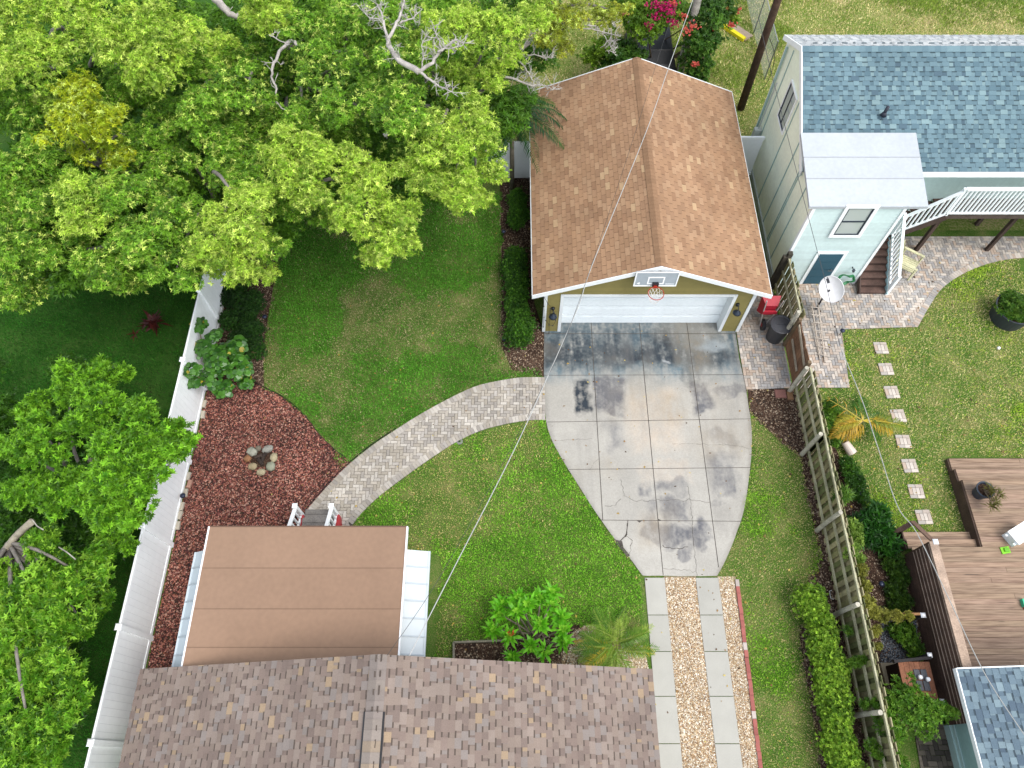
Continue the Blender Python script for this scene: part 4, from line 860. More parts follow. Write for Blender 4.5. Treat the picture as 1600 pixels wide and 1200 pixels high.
mb = MB(S(190, 190, 184, .6)); mb.tube([(6.4, 24.02, .0), (6.45, 24.12, 2.2)], .03, 6); mb.build('conduit', M['paint'], t)
def wire(label, a, b, mids, r, col):
    pts = [a] + mids + [b]; mb = MB(col); mb.tube(smooth(pts, 8), r, 5); mb.build('overhead_wire', M['wire'], label=label, cat='wire')
w1 = [G(1045, 105, 5.4), G(1010, 205, 5.3), G(925, 415, 5.2), G(905, 475, 5.15), G(855, 590, 5.1), G(800, 710, 5.1), G(708, 890, 5.1)]
wire('thick pale service wire from the grey pole over the garage to the house roof', G(1086, -10, 5.5), G(640, 1024, 5.0), w1, .011, S(200, 200, 196, .6))
wire('thin dark wire beside the pale service wire above the garage and driveway', G(1058, 0, 5.5), G(605, 1024, 5.05), [G(1027, 95, 5.4), G(990, 215, 5.3), G(905, 470, 5.2), G(850, 600, 5.1), G(700, 880, 5.1)], .005, (.03, .03, .03))
wire('dark service wire crossing the neighbour house wall and the satellite dish', G(1186, 30, 6.5), G(1312, 540, 3.2), [G(1202, 100, 5.8), G(1240, 250, 4.9), G(1275, 385, 4.0), G(1292, 450, 3.6)], .008, (.05, .05, .05))
wire('pale looping wire crossing the neighbour lawn and deck down to the blue roof', G(1312, 540, 3.2), G(1612, 1165, 3.0), [G(1345, 620, 3.0), G(1372, 700, 2.9), G(1402, 790, 2.8), G(1432, 832, 2.8), G(1480, 930, 2.8), G(1540, 1055, 2.8)], .011, S(190, 190, 184, .6))

# ================================================================ NEIGHBOUR HOUSE
nx0, ny0, ny1 = 8.85, 16.45, 20.6; nrz, nry = 5.52, 19.4; nez, ney = 3.75, 16.05; nbz, nby = 4.75, 20.95; nrx = 8.78; nX = 22
nh = thing('neighbour_house', 'pale mint two storey neighbour house under a blue shingle roof', 'house', (14, 18, 0))
CR = S(236, 242, 220, .95); MI = S(206, 228, 222, .74)
def rz_at(y): return nez + (y - ney) * (nrz - nez) / (nry - ney) if y < nry else nrz + (y - nry) * (nbz - nrz) / (nby - nry)
mb = MB(CR)
mb.add([(nx0, ny0, 0), (nx0, ny1, 0), (nx0, ny1, rz_at(ny1) - .05), (nx0, nry, nrz - .05), (nx0, ny0, rz_at(ny0) - .05)], [(4, 3, 2, 1, 0)])
mb.quad((nx0, ny0, 0), (13.2, ny0, 0), (13.2, ny0, nez), (nx0, ny0, nez), col=MI); mb.quad((13.2, ny0, 2.0), (nX, ny0, 2.0), (nX, ny0, nez + .1), (13.2, ny0, nez + .1), col=MI)
mb.quad((nx0, ny1, 0), (nX, ny1, 0), (nX, ny1, rz_at(ny1)), (nx0, ny1, rz_at(ny1))); mb.quad((13.2, ny0, 0), (13.2, ny1, 0), (13.2, ny1, 2), (13.2, ny0, 2), col=MI)
mb.quad((13.2, ny0, 2.0), (nX, ny0, 2.0), (nX, ny1, 2.0), (13.2, ny1, 2.0), col=MI); mb.build('wall', M['stucco'], nh)
mb = MB(S(176, 206, 200, .66))
for y in (19.98, 18.2, 17.1, 16.2): mb.box(nx0 - .022, nx0 - .002, y - .02, y + .02, 0, rz_at(y) - .3)
mb.tube([(nx0 - .06, ny1 - .15, .1), (nx0 - .06, ny1 - .15, rz_at(ny1) - .25)], .04, 8); mb.build('siding_batten', M['stucco'], nh)
mb = MB((.8, .83, .82)); mb.box(nx0 - .03, nx0 + .08, ny1 - .04, ny1 + .05, 0, rz_at(ny1) - .1); mb.build('corner_trim', M['paint'], nh); mb = MB((.8, .83, .82)); mb.box(13.12, 13.22, ny0 - .04, ny0 + .02, 0, 2.0); mb.build('corner_trim', M['paint'], nh)
mb = MB(S(200, 212, 206, .7)); mb.box(nx0 - .05, nx0 - .01, 14.6, ny1, .0, .22); mb.build('base_ledge', M['paint'], nh)
bl = [S(134, 164, 174, .62), S(126, 156, 167, .61), S(142, 172, 180, .64), S(118, 148, 160, .59), S(154, 182, 186, .66), S(110, 136, 150, .57)]; bw = [.28, .24, .22, .12, .1, .04]
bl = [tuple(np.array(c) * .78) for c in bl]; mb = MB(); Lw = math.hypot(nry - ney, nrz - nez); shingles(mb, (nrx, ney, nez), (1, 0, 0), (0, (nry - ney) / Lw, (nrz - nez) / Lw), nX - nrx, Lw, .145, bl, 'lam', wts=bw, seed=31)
mb.quad((nrx, ney, nez - .004), (nX, ney, nez - .004), (nX, nry, nrz - .004), (nrx, nry, nrz - .004), col=S(60, 80, 100, .5))
Lb = math.hypot(nby - nry, nrz - nbz); shingles(mb, (nrx, nby, nbz), (1, 0, 0), (0, -(nby - nry) / Lb, (nrz - nbz) / Lb), nX - nrx, Lb, .145, [S(196, 200, 200, .68), S(184, 190, 192, .66), S(206, 208, 206, .7)], 'lam', seed=32)  # far slope of the blue roof, its grazing sheen painted as near-white shingles
mb.quad((nrx, nby, nbz - .004), (nX, nby, nbz - .004), (nX, nry, nrz - .004), (nrx, nry, nrz - .004), col=S(120, 124, 128, .5)); nroof = mb.build('roof', M['shingle'], nh)
mb = MB(); x = nrx
while x < nX:
    for sg, (yy_, zz_) in ((-1, (-.16, -.082)), (1, (.14, -.1))): mb.add([(x, nry, nrz + .02), (x + .2, nry, nrz + .03), (x + .2, nry + yy_, nrz + .03 + zz_), (x, nry + yy_, nrz + .02 + zz_)], [(0, 1, 2, 3)], tuple(np.array(bl[random.randrange(3)]) * 1.05))
    x += .19
mb.build('ridge_cap', M['shingle'], nroof)
mb = MB(S(50, 52, 66, .6)); vp = G(1383, 175, 4.75); mb.tube([(vp[0], vp[1], 4.6), (vp[0], vp[1], 4.95)], .05, 10); mb.lathe((vp[0], vp[1], 4.62), [(.1, 0), (.07, .08), (.055, .12)], 12); mb.build('vent_pipe', M['plastic'], nroof, smooth=True)
mb = MB((.82, .84, .84))
for (ya, za), (yb_, zb) in (((ney, nez), (nry, nrz)), ((nby, nbz), (nry, nrz))): mb.add([(nrx - .025, ya, za - .16), (nrx - .025, yb_, zb - .16), (nrx - .025, yb_, zb + .02), (nrx - .025, ya, za + .02), (nrx + .01, ya, za - .16), (nrx + .01, yb_, zb - .16), (nrx + .01, yb_, zb + .02), (nrx + .01, ya, za + .02)], [(0, 1, 2, 3), (7, 6, 5, 4), (3, 2, 6, 7), (0, 4, 5, 1)])
mb.box(12.0, nX, ney - .06, ney - .01, nez - .17, nez + .005); mb.quad((nrx, ney - .01, nez - .15), (nX, ney - .01, nez - .15), (nX, ny0, nez - .1), (nrx, ny0, nez - .1), col=MI); mb.build('fascia', M['paint'], nh)
# gable window
def framed_window(parent, corners, n, fw, sash=True, grid=0, name='window', dark=(.02, .03, .045)):
    """corners: 4 points (lower-left, lower-right, upper-right, upper-left) on a wall, n its outward normal"""
    c = [np.array(p, float) for p in corners]; n = np.array(n, float); u = nrm(c[1] - c[0]); v = nrm(c[3] - c[0]); w = np.linalg.norm(c[1] - c[0]); h = np.linalg.norm(c[3] - c[0]); o = c[0]
    f = lambda a, b, e: o + u * a + v * b + n * e
    mb = MB(dark)
    def bar(a0, a1, b0, b1, e0, e1, col=None): p = f((a0 + a1) / 2, (b0 + b1) / 2, (e0 + e1) / 2); mb.obox(p, u * (a1 - a0) / 2, v * (b1 - b0) / 2, n * (e1 - e0) / 2, col)
    for a in ((0, w, 0, .04), (0, w, h - .04, h), (0, .04, .04, h - .04), (w - .04, w, .04, h - .04)): bar(*a, .005, .035)
    if sash == 'h': bar(.04, w - .04, h / 2 - .025, h / 2 + .025, .004, .03)
    if sash == 'v': bar(w / 2 - .02, w / 2 + .02, .04, h - .04, .004, .03)
    for k in range(1, grid): bar(w / 2 + .02, w - .04, h * k / grid - .008, h * k / grid + .008, .004, .02, (.25, .27, .28))
    wn_ = mb.build(name, M['paint'], parent)
    mb = MB(); mb.obox(f(w / 2, h / 2, .006), u * (w / 2 - .04), v * (h / 2 - .04), n * .004); mb.build('pane', M['glass'], wn_)
    if fw:
        mb = MB((.82, .84, .84))
        for a in ((-fw, w + fw, -fw, 0), (-fw, w + fw, h, h + fw), (-fw, 0, 0, h), (w, w + fw, 0, h)): bar(*a, .003, .05)
        mb.build('casing', M['paint'], wn_)
    return wn_
framed_window(nh, [(nx0, 19.24, 3.05), (nx0, 18.43, 3.05), (nx0, 18.43, 4.38), (nx0, 19.24, 4.38)], (-1, 0, 0), .05, 'v', 4)
mb = MB(S(206, 212, 206, .7)); 
for y, z, a, b, h in ((20.15, 1.1, .14, .2, .5), (19.8, .8, .12, .16, .4), (20.35, .5, .1, .12, .35)): mb.box(nx0 - .24, nx0 - .01, y - b / 2, y + b / 2, z, z + h, bev=.01)
mb.tube([(nx0 - .1, 20.15, 1.6), (nx0 - .1, 20.1, 3.6)], .025, 6); mb.build('utility_box', M['paint'], nh)
# stair tower
tx0, tx1, ty = nx0 - .005, 11.55, 14.62; tf, tb = 3.87, 4.33
tw = thing('stair_tower', 'mint clapboard stair tower with flat white roof in front of the blue roof', 'building', (10.2, 15.4, 0))
mb = MB(S(198, 228, 224, .74)); lap(mb, lambda z: tx0, lambda z: tx1, ty, 0, 3.86, .125, S(214, 233, 230, .78))
mb.quad((tx0, ty, 0), (tx0, ny0 + .4, 0), (tx0, ny0 + .4, 4.25), (tx0, ty, 3.85), col=CR); mb.quad((tx1, ty, 0), (tx1, ny0, 0), (tx1, ny0, 4.25), (tx1, ty, 3.85)); mb.build('wall', M['stucco'], tw)
mb = MB((.82, .84, .84)); mb.box(tx1 - .05, tx1 + .04, ty - .045, ty + .06, 0, 3.85); mb.build('corner_trim', M['paint'], tw); mb = MB((.82, .84, .84)); mb.box(tx0 - .03, tx0 + .07, ty - .04, ty + .06, 0, 3.85)
mb.build('corner_trim', M['paint'], tw)
mb = MB(S(176, 206, 200, .66))
for y in (15.5, 16.3): mb.box(tx0 - .02, tx0 - .002, y - .02, y + .02, .2, 3.9)
mb.build('siding_batten', M['stucco'], tw)
mb = MB((.62, .65, .68)); yA, yB = ty - .06, 16.95; ys_ = [yA, 15.45, 16.15, yB]; zf = lambda y: 3.9 + (y - yA) * .215
for a, b in zip(ys_[:-1], ys_[1:]):
    k = random.uniform(.93, 1.0); mb.add([(8.68, a, zf(a)), (12.15, a, zf(a)), (12.15, b + .02, zf(b) + .008), (8.68, b + .02, zf(b) + .008), (8.68, a, zf(a) - .1), (12.15, a, zf(a) - .1), (12.15, b, zf(b) - .1), (8.68, b, zf(b) - .1)], [(0, 1, 2, 3), (7, 6, 5, 4), (0, 4, 5, 1), (1, 5, 6, 2), (3, 7, 4, 0)], (.41 * k, .435 * k, .455 * k))
for y in ys_[1:-1]: mb.beam((8.69, y + .004, zf(y) + .009), (12.14, y + .004, zf(y) + .009), .02, .006, (.3, .31, .32))
mb.build('roof', M['rubberoof'], tw)
yq = ty - .02
wc = [WY(1301, 366, yq), WY(1341, 366, yq), WY(1366, 324, yq), WY(1326, 324, yq)]; xw0, xw1 = (wc[0][0] + wc[3][0]) / 2, (wc[1][0] + wc[2][0]) / 2
framed_window(tw, [(xw0, yq, wc[0][2]), (xw1, yq, wc[0][2]), (xw1, yq, wc[2][2]), (xw0, yq, wc[2][2])], (0, -1, 0), .11, 'h')
d0, d1 = 9.82, 10.58; mb = MB(S(60, 110, 130, .55))
for k in range(4): z = .06 + k * .4; mb.box(d0, d1, yq - .04, yq, z, z + .385)
td = mb.build('door', M['paint'], tw); mb = MB(S(120, 130, 136, .6)); mb.tube([(d1 - .1, yq - .04, .85), (d1 - .1, yq - .1, .85)], .03, 8); mb.box(d1 - .22, d1 - .08, yq - .11, yq - .09, .84, .87); mb.build('handle', M['metal'], td)
mb = MB((.8, .84, .84)); mb.box(d0 - .11, d0, yq - .03, yq, 0, 1.75); mb.box(d1, d1 + .11, yq - .03, yq, 0, 1.75); mb.box(d0, d1, yq - .03, yq, 1.65, 1.75); mb.build('door_frame', M['paint'], tw)
# outside stairs and upper deck
stt = thing('outside_stairs', 'brown outside stairs with white railings climbing beside the mint tower', 'stairs', (12.2, 15, 0)); BR = S(112, 88, 78, .55)
mb = MB(BR); n = 8
for k in range(n):
    y = 14.15 + k * .2; z = .14 * (k + 1); mb.box(11.62, 12.5, y, y + .235, z - .035, z, tuple(np.array(BR) * random.uniform(.85, 1.2))); mb.box(11.62, 12.5, y + .012, y + .03, z - .14, z - .036, tuple(np.array(BR) * .75))
mb.box(11.62, 12.6, 15.75, 16.45, 1.08, 1.15); mb.build('tread', M['wood'], stt)
mb = MB(BR); n = 7
for k in range(n): x = 12.6 + k * .18; z = 1.15 + .14 * (k + 1); mb.box(x, x + .22, 15.7, 16.45, z - .035, z, tuple(np.array(BR) * random.uniform(.85, 1.15)))
mb.build('upper_tread', M['wood'], stt)
mb = MB(S(96, 78, 70, .55)); mb.beam((11.6, 14.12, .1), (11.6, 15.75, 1.1), .04, .2); mb.beam((12.52, 14.12, .06), (12.52, 15.75, 1.06), .04, .22, col=S(170, 200, 205, .7)); mb.beam((12.55, 15.68, 1.08), (13.9, 15.68, 2.1), .04, .22, up=(0, 0, 1)); mb.build('stringer', M['wood'], stt)
WH = (.82, .85, .86)
def rail(parent, a, b, zb0, zt0, zb1, zt1, n, post=True):
    """sloping railing from a to b (x,y): bottom/top heights at both ends"""
    mb = MB(WH); mb.beam((*a, zt0), (*b, zt1), .09, .05); mb.beam((*a, zb0), (*b, zb1), .05, .07)
    for k in range(n): t = (k + .5) / n; x, y = lerp(a[0], b[0], t), lerp(a[1], b[1], t); mb.beam((x, y, lerp(zb0, zb1, t)), (x, y, lerp(zt0, zt1, t)), .04, .04, up=(0, 1, 0))
    mb.build('railing', M['vinyl'], parent)
rail(stt, (12.56, 14.2), (12.58, 15.75), .3, .98, 1.3, 2.12, 12); rail(stt, (12.62, 15.72), (13.85, 15.72), 1.3, 2.1, 2.25, 3.25, 9)
for x, y, z in ((12.56, 14.16, 1.02), (12.58, 15.76, 2.2), (13.87, 15.74, 3.36)): mb = MB(WH); mb.box(x - .045, x + .045, y - .045, y + .045, 0 if z < 1.5 else z - 1.2, z); mb.build('newel_post', M['vinyl'], stt)
dk = thing('upper_deck', 'raised brown deck with white railing under the blue roof eave', 'deck', (16, 16.2, 0))
mb = MB(); 
for k in range(4): mb.box(13.9, nX, 15.82 + k * .155, 15.82 + k * .155 + .148, 2.12, 2.15, tuple(np.array(S(120, 98, 84, .55)) * random.uniform(.85, 1.1)))
mb.build('deck_boards', M['wood'], dk); mb = MB(S(112, 96, 88, .55)); mb.box(13.86, nX, 15.76, 15.81, 1.95, 2.17); mb.build('rim_beam', M['wood'], dk)
mb = MB(WH); mb.beam((13.9, 15.72, 3.36), (nX, 15.72, 3.36), .12, .05); mb.beam((13.9, 15.72, 2.28), (nX, 15.72, 2.28), .05, .08)
x = 14.0
while x < nX: mb.beam((x, 15.72, 2.3), (x, 15.72, 3.35), .055, .04, up=(0, 1, 0)); x += .135
mb.build('railing', M['vinyl'], dk)
for x, y in ((14.03, 16.0), (16.48, 16.0), (16.48, 17.15), (18.9, 16.0)): mb = MB(S(96, 78, 68, .5)); mb.box(x - .06, x + .06, y - .06, y + .06, 0, 1.96); mb.build('post', M['wood'], dk)

# ================================================================ LOWER RIGHT: DECK, SCREEN, BLUE ROOF
dk = thing('wooden_deck', 'low weathered brown wooden deck with steps on the neighbour lawn', 'deck', (14, 5, 0))
def boards(mb, x0, x1, y0, y1, z, w=.14):
    y = y1
    while y > y0 + .01:
        x = x0
        while x < x1:
            xe = min(x1, x + random.uniform(1.8, 3.6)); k = random.uniform(.84, 1.12); mb.box(x + .002, xe - .002, max(y - w, y0) + .004, y, z - .03, z, (k, k * random.uniform(.97, 1.02), k * random.uniform(.95, 1.02)), bev=.004); x = xe
        y -= w
mb = MB(); boards(mb, 12.94, 19, 5.72, 7.38, .5); boards(mb, 10.98, 19, .9, 5.44, .504); boards(mb, 12.94, 19, 5.44, 5.72, .5); mb.build('deck_boards', M['deck'], dk)
for x0, x1, yb, k in ((12.94, 19, 7.38, 0), (10.98, 12.93, 5.44, 1)):
    for i in range(2): mb = MB(); boards(mb, x0, x1, yb + i * .4, yb + .4 + i * .4 - (0 if k == 0 else .12), .5 - .165 * (i + 1)) if k == 0 else boards(mb, x0, x1, yb + i * .26, yb + .26 + i * .26, .5 - .165 * (i + 1)); mb.build('step', M['deck'], dk)
mb = MB(S(104, 84, 72, .5))
mb.box(12.9, 12.935, 5.44, 7.38, 0, .47); mb.box(12.9, 12.935, 7.38, 7.78, 0, .31); mb.box(12.9, 12.935, 7.78, 8.18, 0, .14)
mb.box(12.94, 19, 7.37, 7.4, .31, .47); mb.box(12.94, 19, 7.76, 7.8, .15, .31); mb.box(12.94, 19, 8.15, 8.2, 0, .14); mb.box(10.98, 12.9, 5.93, 5.97, 0, .14); mb.box(10.94, 10.975, 5.44, 5.96, 0, .28)
mb.build('skirt', M['wood'], dk)
sc = thing('slatted_screen', 'dark brown slatted privacy screen with pale cap along the left edge of the deck', 'screen', (10.96, 3, 0))
for k in range(9):
    z = .04 + k * .165; mb = MB(tuple(np.array(S(104, 80, 68, .55)) * random.uniform(.9, 1.1))); mb.box(10.9, 10.93, 1.0, 5.25, z, z + .15); mb.box(10.885, 10.9, 1.0, 5.25, z + .14, z + .152, S(190, 168, 148, .6)) if k > 2 else None; mb.build('slat', M['wood'], sc)  # pale strips along the upper slats are painted highlights
mb = MB(S(196, 170, 148, .62)); mb.box(10.9, 11.12, 1.0, 5.3, 1.53, 1.57); mb.build('cap_rail', M['wood'], sc)
for y in (5.28, 3.2, 1.1): mb = MB(S(120, 94, 80, .55)); mb.box(10.96, 11.06, y - .05, y + .05, 0, 1.52); mb.build('post', M['wood'], sc)
mb = MB((.78, .79, .8)); mb.box(10.99, 11.13, 5.22, 5.36, 1.575, 1.61, bev=.03); mb.build('post_cap', M['metal'], sc)
hr_ = thing('stair_handrail', 'slanting brown handrail beside the lower deck steps', 'handrail', (10.95, 5.8, 0))
mb = MB(S(112, 88, 76, .55)); mb.beam((10.93, 5.98, 0), (10.93, 5.98, .95), .09, .09, up=(0, 1, 0)); mb.build('post', M['wood'], hr_)
mb = MB(S(150, 120, 102, .58)); mb.beam((10.93, 6.02, .96), (11.02, 5.3, 1.55), .12, .04); mb.build('rail', M['wood'], hr_); mb = MB(S(112, 88, 76, .55)); mb.beam((10.6, 5.85, .5), (10.93, 6.0, .94), .1, .06); mb.build('side_board', M['wood'], hr_)
# planter / potted cordyline on the deck
def pot(name, x, y, z, r0, r1, h, col, label, soil=True, cat='plant pot', group=None, t=None):
    t = t or thing(name, label, cat, (x, y, z), group); mb = MB(col); mb.lathe((x, y, z), [(r0, 0), (r0 * 1.02, .01), (r1, h), (r1 + .02, h), (r1 + .02, h + .02), (r1 - .02, h + .02), (r1 - .04, h - .06)], 28); mb.build('pot', M['plastic'], t, smooth=False)
    mb = MB(S(70, 54, 42, .5)); mb.add([(x + (r1 - .035) * math.cos(k * math.pi / 12), y + (r1 - .035) * math.sin(k * math.pi / 12), z + h - .05) for k in range(24)], [tuple(range(24))]); mb.build('potting_soil', M['mulch'], t); return t
P0 = G(1528, 772, .5); cp = pot('potted_dracaena', P0[0], P0[1], .505, .17, .23, .36, S(62, 72, 86, .6), 'dark blue pot with a leaning spiky olive plant on the deck', cat='potted plant')
mb = MB(S(140, 124, 100, .6)); lv = Leaves()
for ex, ey, ez_ in ((1548, 765, 1.1), (1562, 772, 1.2), (1556, 785, 1.0), (1550, 790, .9)):
    e = G(ex, ey, ez_); bough(mb, (P0[0], P0[1], .8), e, .018, .012, S(140, 124, 100, .6)); lv.sprigs(np.array([e] * 4) + rng.normal(0, .01, (4, 3)), np.array([[.4, 0, 1]] * 4), 11, .26, .028, np.array(S(120, 118, 46, .6)), spread=1.1, droop=.2, bend=.3)
mb.build('stem', M['bark'], cp); lv.build('foliage', cp)
# green tub with plants, on the neighbour lawn
P0 = G(1571, 497); tb = thing('planter_tub', 'large dark round planter tub full of low greenery on the lawn', 'planter', (P0[0], P0[1], 0)); pot('', P0[0], P0[1], .02, .52, .62, .58, S(62, 68, 78, .6), '', t=tb)
lv = Leaves(); clump(lv, (P0[0], P0[1], .6), .5, 260, .1, .035, [S(70, 130, 36, .6), S(130, 170, 60, .7), S(90, 120, 40, .6)], n=6, flat=.35, droop=.1); lv.build('foliage', tb)
# cooler, toys
P0 = G(1585, 838, .5); cl = thing('cooler', 'white cooler box lying on the deck beside the screen edge', 'cooler', (P0[0], P0[1], .505)); a = R(28); ux = np.array([math.cos(a), math.sin(a), 0]); uy = np.array([-math.sin(a), math.cos(a), 0]); c = np.array([P0[0], P0[1], .505])
mb = MB((.74, .8, .82)); mb.obox(c + [0, 0, .15], ux * .3, uy * .19, (0, 0, .15)); mb.build('body', M['plastic'], cl); mb = MB((.84, .86, .86)); mb.obox(c + [0, 0, .325], ux * .32, uy * .21, (0, 0, .022)); mb.build('lid', M['plastic'], cl)
for s in (-1, 1): mb = MB((.8, .84, .85)); mb.obox(c - ux * .33 + uy * .14 * s + [0, 0, .22], ux * .05, uy * .03, (0, 0, .03)); mb.build('handle', M['plastic'], cl)
P0 = G(1570, 860, .5); mb = MB(S(140, 220, 40, .7)); mb.obox((P0[0], P0[1], .52), (.12, .02, 0), (-.01, .09, 0), (0, 0, .015)); mb.obox((P0[0] + .02, P0[1], .555), (.06, 0, 0), (0, .05, 0), (0, 0, .02), S(110, 190, 40, .7)); mb.build('toy_tray', M['plastic'], label='small lime green plastic tray lying on the deck', cat='toy')
P0 = G(1598, 943, .5); mb = MB(S(70, 210, 160, .7)); mb.obox((P0[0], P0[1], .57), (.06, 0, 0), (0, .1, 0), (0, 0, .06)); mb.box(P0[0] - .03, P0[0] + .08, P0[1] - .16, P0[1] - .1, .51, .56, S(210, 80, 60, .7)); mb.build('toy_box', M['plastic'], label='small turquoise and red toy at the right edge of the deck', cat='toy')
# blue roofed house at the lower right
bh = thing('blue_roofed_house', 'corner of a low house under large blue shingles at the lower right', 'house', (13, 0, 0))
mb = MB(); o = (10.66, -3.5, 1.72); w = nrm((1, 0, .33)); blr = [S(140, 162, 174, .62), S(130, 152, 166, .6), S(150, 172, 182, .64), S(160, 182, 190, .66), S(118, 138, 154, .57)]
blr = [tuple(np.array(c) * .8) for c in blr]
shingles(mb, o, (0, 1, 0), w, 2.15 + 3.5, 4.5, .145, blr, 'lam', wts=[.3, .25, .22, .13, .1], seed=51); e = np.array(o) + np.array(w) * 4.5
mb.quad((o[0], -3.5, o[2] - .004), (o[0], 2.15, o[2] - .004), (e[0], 2.15, e[2] - .004), (e[0], -3.5, e[2] - .004), col=S(60, 70, 90, .5)); mb.build('roof', M['shingle'], bh)
mb = MB((.8, .83, .83)); mb.box(o[0] - .03, o[0], -3.5, 2.17, o[2] - .14, o[2] + .004); mb.add([(o[0], 2.15, o[2] - .14), (e[0], 2.15, e[2] - .14), (e[0], 2.15, e[2] + .01), (o[0], 2.15, o[2] + .01), (o[0], 2.18, o[2] - .14), (e[0], 2.18, e[2] - .14), (e[0], 2.18, e[2] + .01), (o[0], 2.18, o[2] + .01)], [(0, 1, 2, 3), (7, 6, 5, 4), (3, 2, 6, 7)]); mb.build('fascia', M['paint'], bh)
mb = MB(S(170, 208, 206, .68)); mb.box(10.98, 15, -3.4, 1.15, 0, 1.75); mb.build('wall', M['stucco'], bh)
mb = MB(S(190, 220, 218, .72)); mb.box(10.9, 10.975, -3.4, 1.2, .0, .3); mb.box(10.94, 10.975, -3.4, 1.2, .3, .42); mb.build('base_ledge', M['paint'], bh)
# low fence piece with vines, storage bench
fp = thing('low_fence', 'short low brown fence with white post caps covered in vine below the screen', 'fence', (9.9, 3.5, 0)); za = .62
a, b = G(1371, 959, .95), G(1443, 961, .95)
for p in (a, b):
    mb = MB((.03, .03, .03)); mb.box(p[0] - .045, p[0] + .045, p[1] - .045, p[1] + .045, 0, .93); q_ = mb.build('post', M['wood'], fp); mb = MB((.75, .76, .78)); mb.box(p[0] - .065, p[0] + .065, p[1] - .065, p[1] + .065, .931, .97, bev=.03); mb.build('post_cap', M['metal'], q_)
mb = MB(S(90, 62, 48, .5)); 
for k in range(5): mb.box(a[0] + .05, b[0] - .05, a[1] - .015, a[1] + .015, .1 + k * .16, .1 + k * .16 + .15)
mb.build('board_panel', M['wood'], fp); mb = MB(S(180, 136, 92, .6)); mb.box(a[0] + .04, b[0] - .04, a[1] - .03, a[1] + .03, .9, .93); mb.build('top_rail', M['wood'], fp)
bn = thing('storage_bench', 'reddish brown wooden storage bench with dark trays and white balls beside the slatted screen', 'bench', (10.0, 2.1, 0)); zt = .8
q4 = [G(1405, 1044, zt), G(1452, 1034, zt), G(1469, 1092, zt), G(1408, 1098, zt)]; bx0_, bx1_ = q4[0][0], q4[1][0]; by0, by1 = q4[2][1], q4[1][1]
mb = MB(); n = 6
for k in range(n): x = lerp(bx0_, bx1_, k / n); mb.box(x + .003, lerp(bx0_, bx1_, (k + 1) / n) - .003, by0, by1, zt - .03, zt, tuple(np.array(S(166, 112, 84, .58)) * random.uniform(.88, 1.1)))
mb.build('top', M['wood'], bn); mb = MB(S(60, 40, 32, .5)); mb.box(bx0_ + .02, bx1_ - .02, by0 + .02, by1 - .02, .02, zt - .035); mb.build('body', M['wood'], bn)
mb = MB((.025, .022, .022)); mb.beam((bx0_ - .12, by1 + .0, zt + .03), (bx1_ + .03, by1 + .09, zt + .06), .07, .1); mb.build('back_rail', M['wood'], bn)
for p in (G(1455, 1023, .95), G(1473, 1096, .9)): mb = MB((.03, .03, .03)); mb.box(p[0] - .04, p[0] + .04, p[1] - .04, p[1] + .04, 0, .88); q_ = mb.build('post', M['wood'], bn); mb = MB((.75, .76, .78)); mb.box(p[0] - .06, p[0] + .06, p[1] - .06, p[1] + .06, .881, .92, bev=.03); mb.build('post_cap', M['metal'], q_)
mb = MB((.05, .055, .065)); cxb, cyb = lerp(bx0_, bx1_, .62), lerp(by0, by1, .5)
for i in (0, 1):
    for j in (0, 1): mb.box(cxb + i * .17 - .16, cxb + i * .17 - .01, cyb + j * .26 - .25, cyb + j * .26 - .01, zt, zt + .03, bev=.008)
mb.build('tray', M['plastic'], bn, label='dark plastic trays on the bench')
for k, (dx, lb) in enumerate(((-.06, 'left of the two small white balls on the storage bench'), (.12, 'right of the two small white balls on the storage bench'))): mb = MB((.75, .77, .8)); mb.rock((cxb + dx, cyb + .06 - .05 * k, zt + .085), .055, .055, .055, lat=10, lon=16); mb.build('ball', M['plastic'], label=lb, cat='ball', group='white balls on the bench', smooth=True)
mb = MB(S(190, 176, 150, .6)); mb.prism(gp2([(1374, 1036), (1398, 1036), (1406, 1085), (1384, 1075)]), 0, .06); mb.build('concrete_slab', M['concrete'], label='beige concrete slab between the wooden fence and the storage bench', cat='slab')
# ================================================================ SMALL OBJECTS IN THE YARDS
first = None
dirs = ['first stepping stone, nearest to the neighbour patio', 'second stepping stone from the neighbour patio', 'third stepping stone from the neighbour patio', 'stepping stone partly under the yellow palm frond', 'stepping stone just below the yellow palm frond', 'third stepping stone counted back from the deck steps', 'second stepping stone counted back from the deck steps', 'last stepping stone, right beside the lower deck steps']
for i, p in enumerate(stones_px):
    X, Y, _ = G(*p)
    if first is None:
        mb = MB(); a = .215
        lay = [(-1, -1, 0, -.5), (0, -1, 1, -.5), (-1, -.5, -.5, .5), (-.5, -.5, .0, .5), (0, -.5, .5, .5), (.5, -.5, 1, .5), (-1, .5, 0, 1), (0, .5, 1, 1)]
        for x0, y0, x1, y1 in lay: mb.box(X + x0 * a + .004, X + x1 * a - .004, Y + y0 * a + .004, Y + y1 * a - .004, 0, .035, tuple(np.array(qpal[random.choice([0, 3, 3, 1, 4])]) * random.uniform(1.0, 1.15)), bev=.005)
        first = mb.build('stepping_stone', M['paver'], label='square brick ' + dirs[0], cat='stepping stone', group='stepping stones across the neighbour lawn'); z0 = first.location.z
    else:
        c = first.copy(); scene.collection.objects.link(c); c.location = (X, Y, z0); c.rotation_euler = (0, 0, random.uniform(-.06, .06)); c['label'] = 'square brick ' + dirs[i]
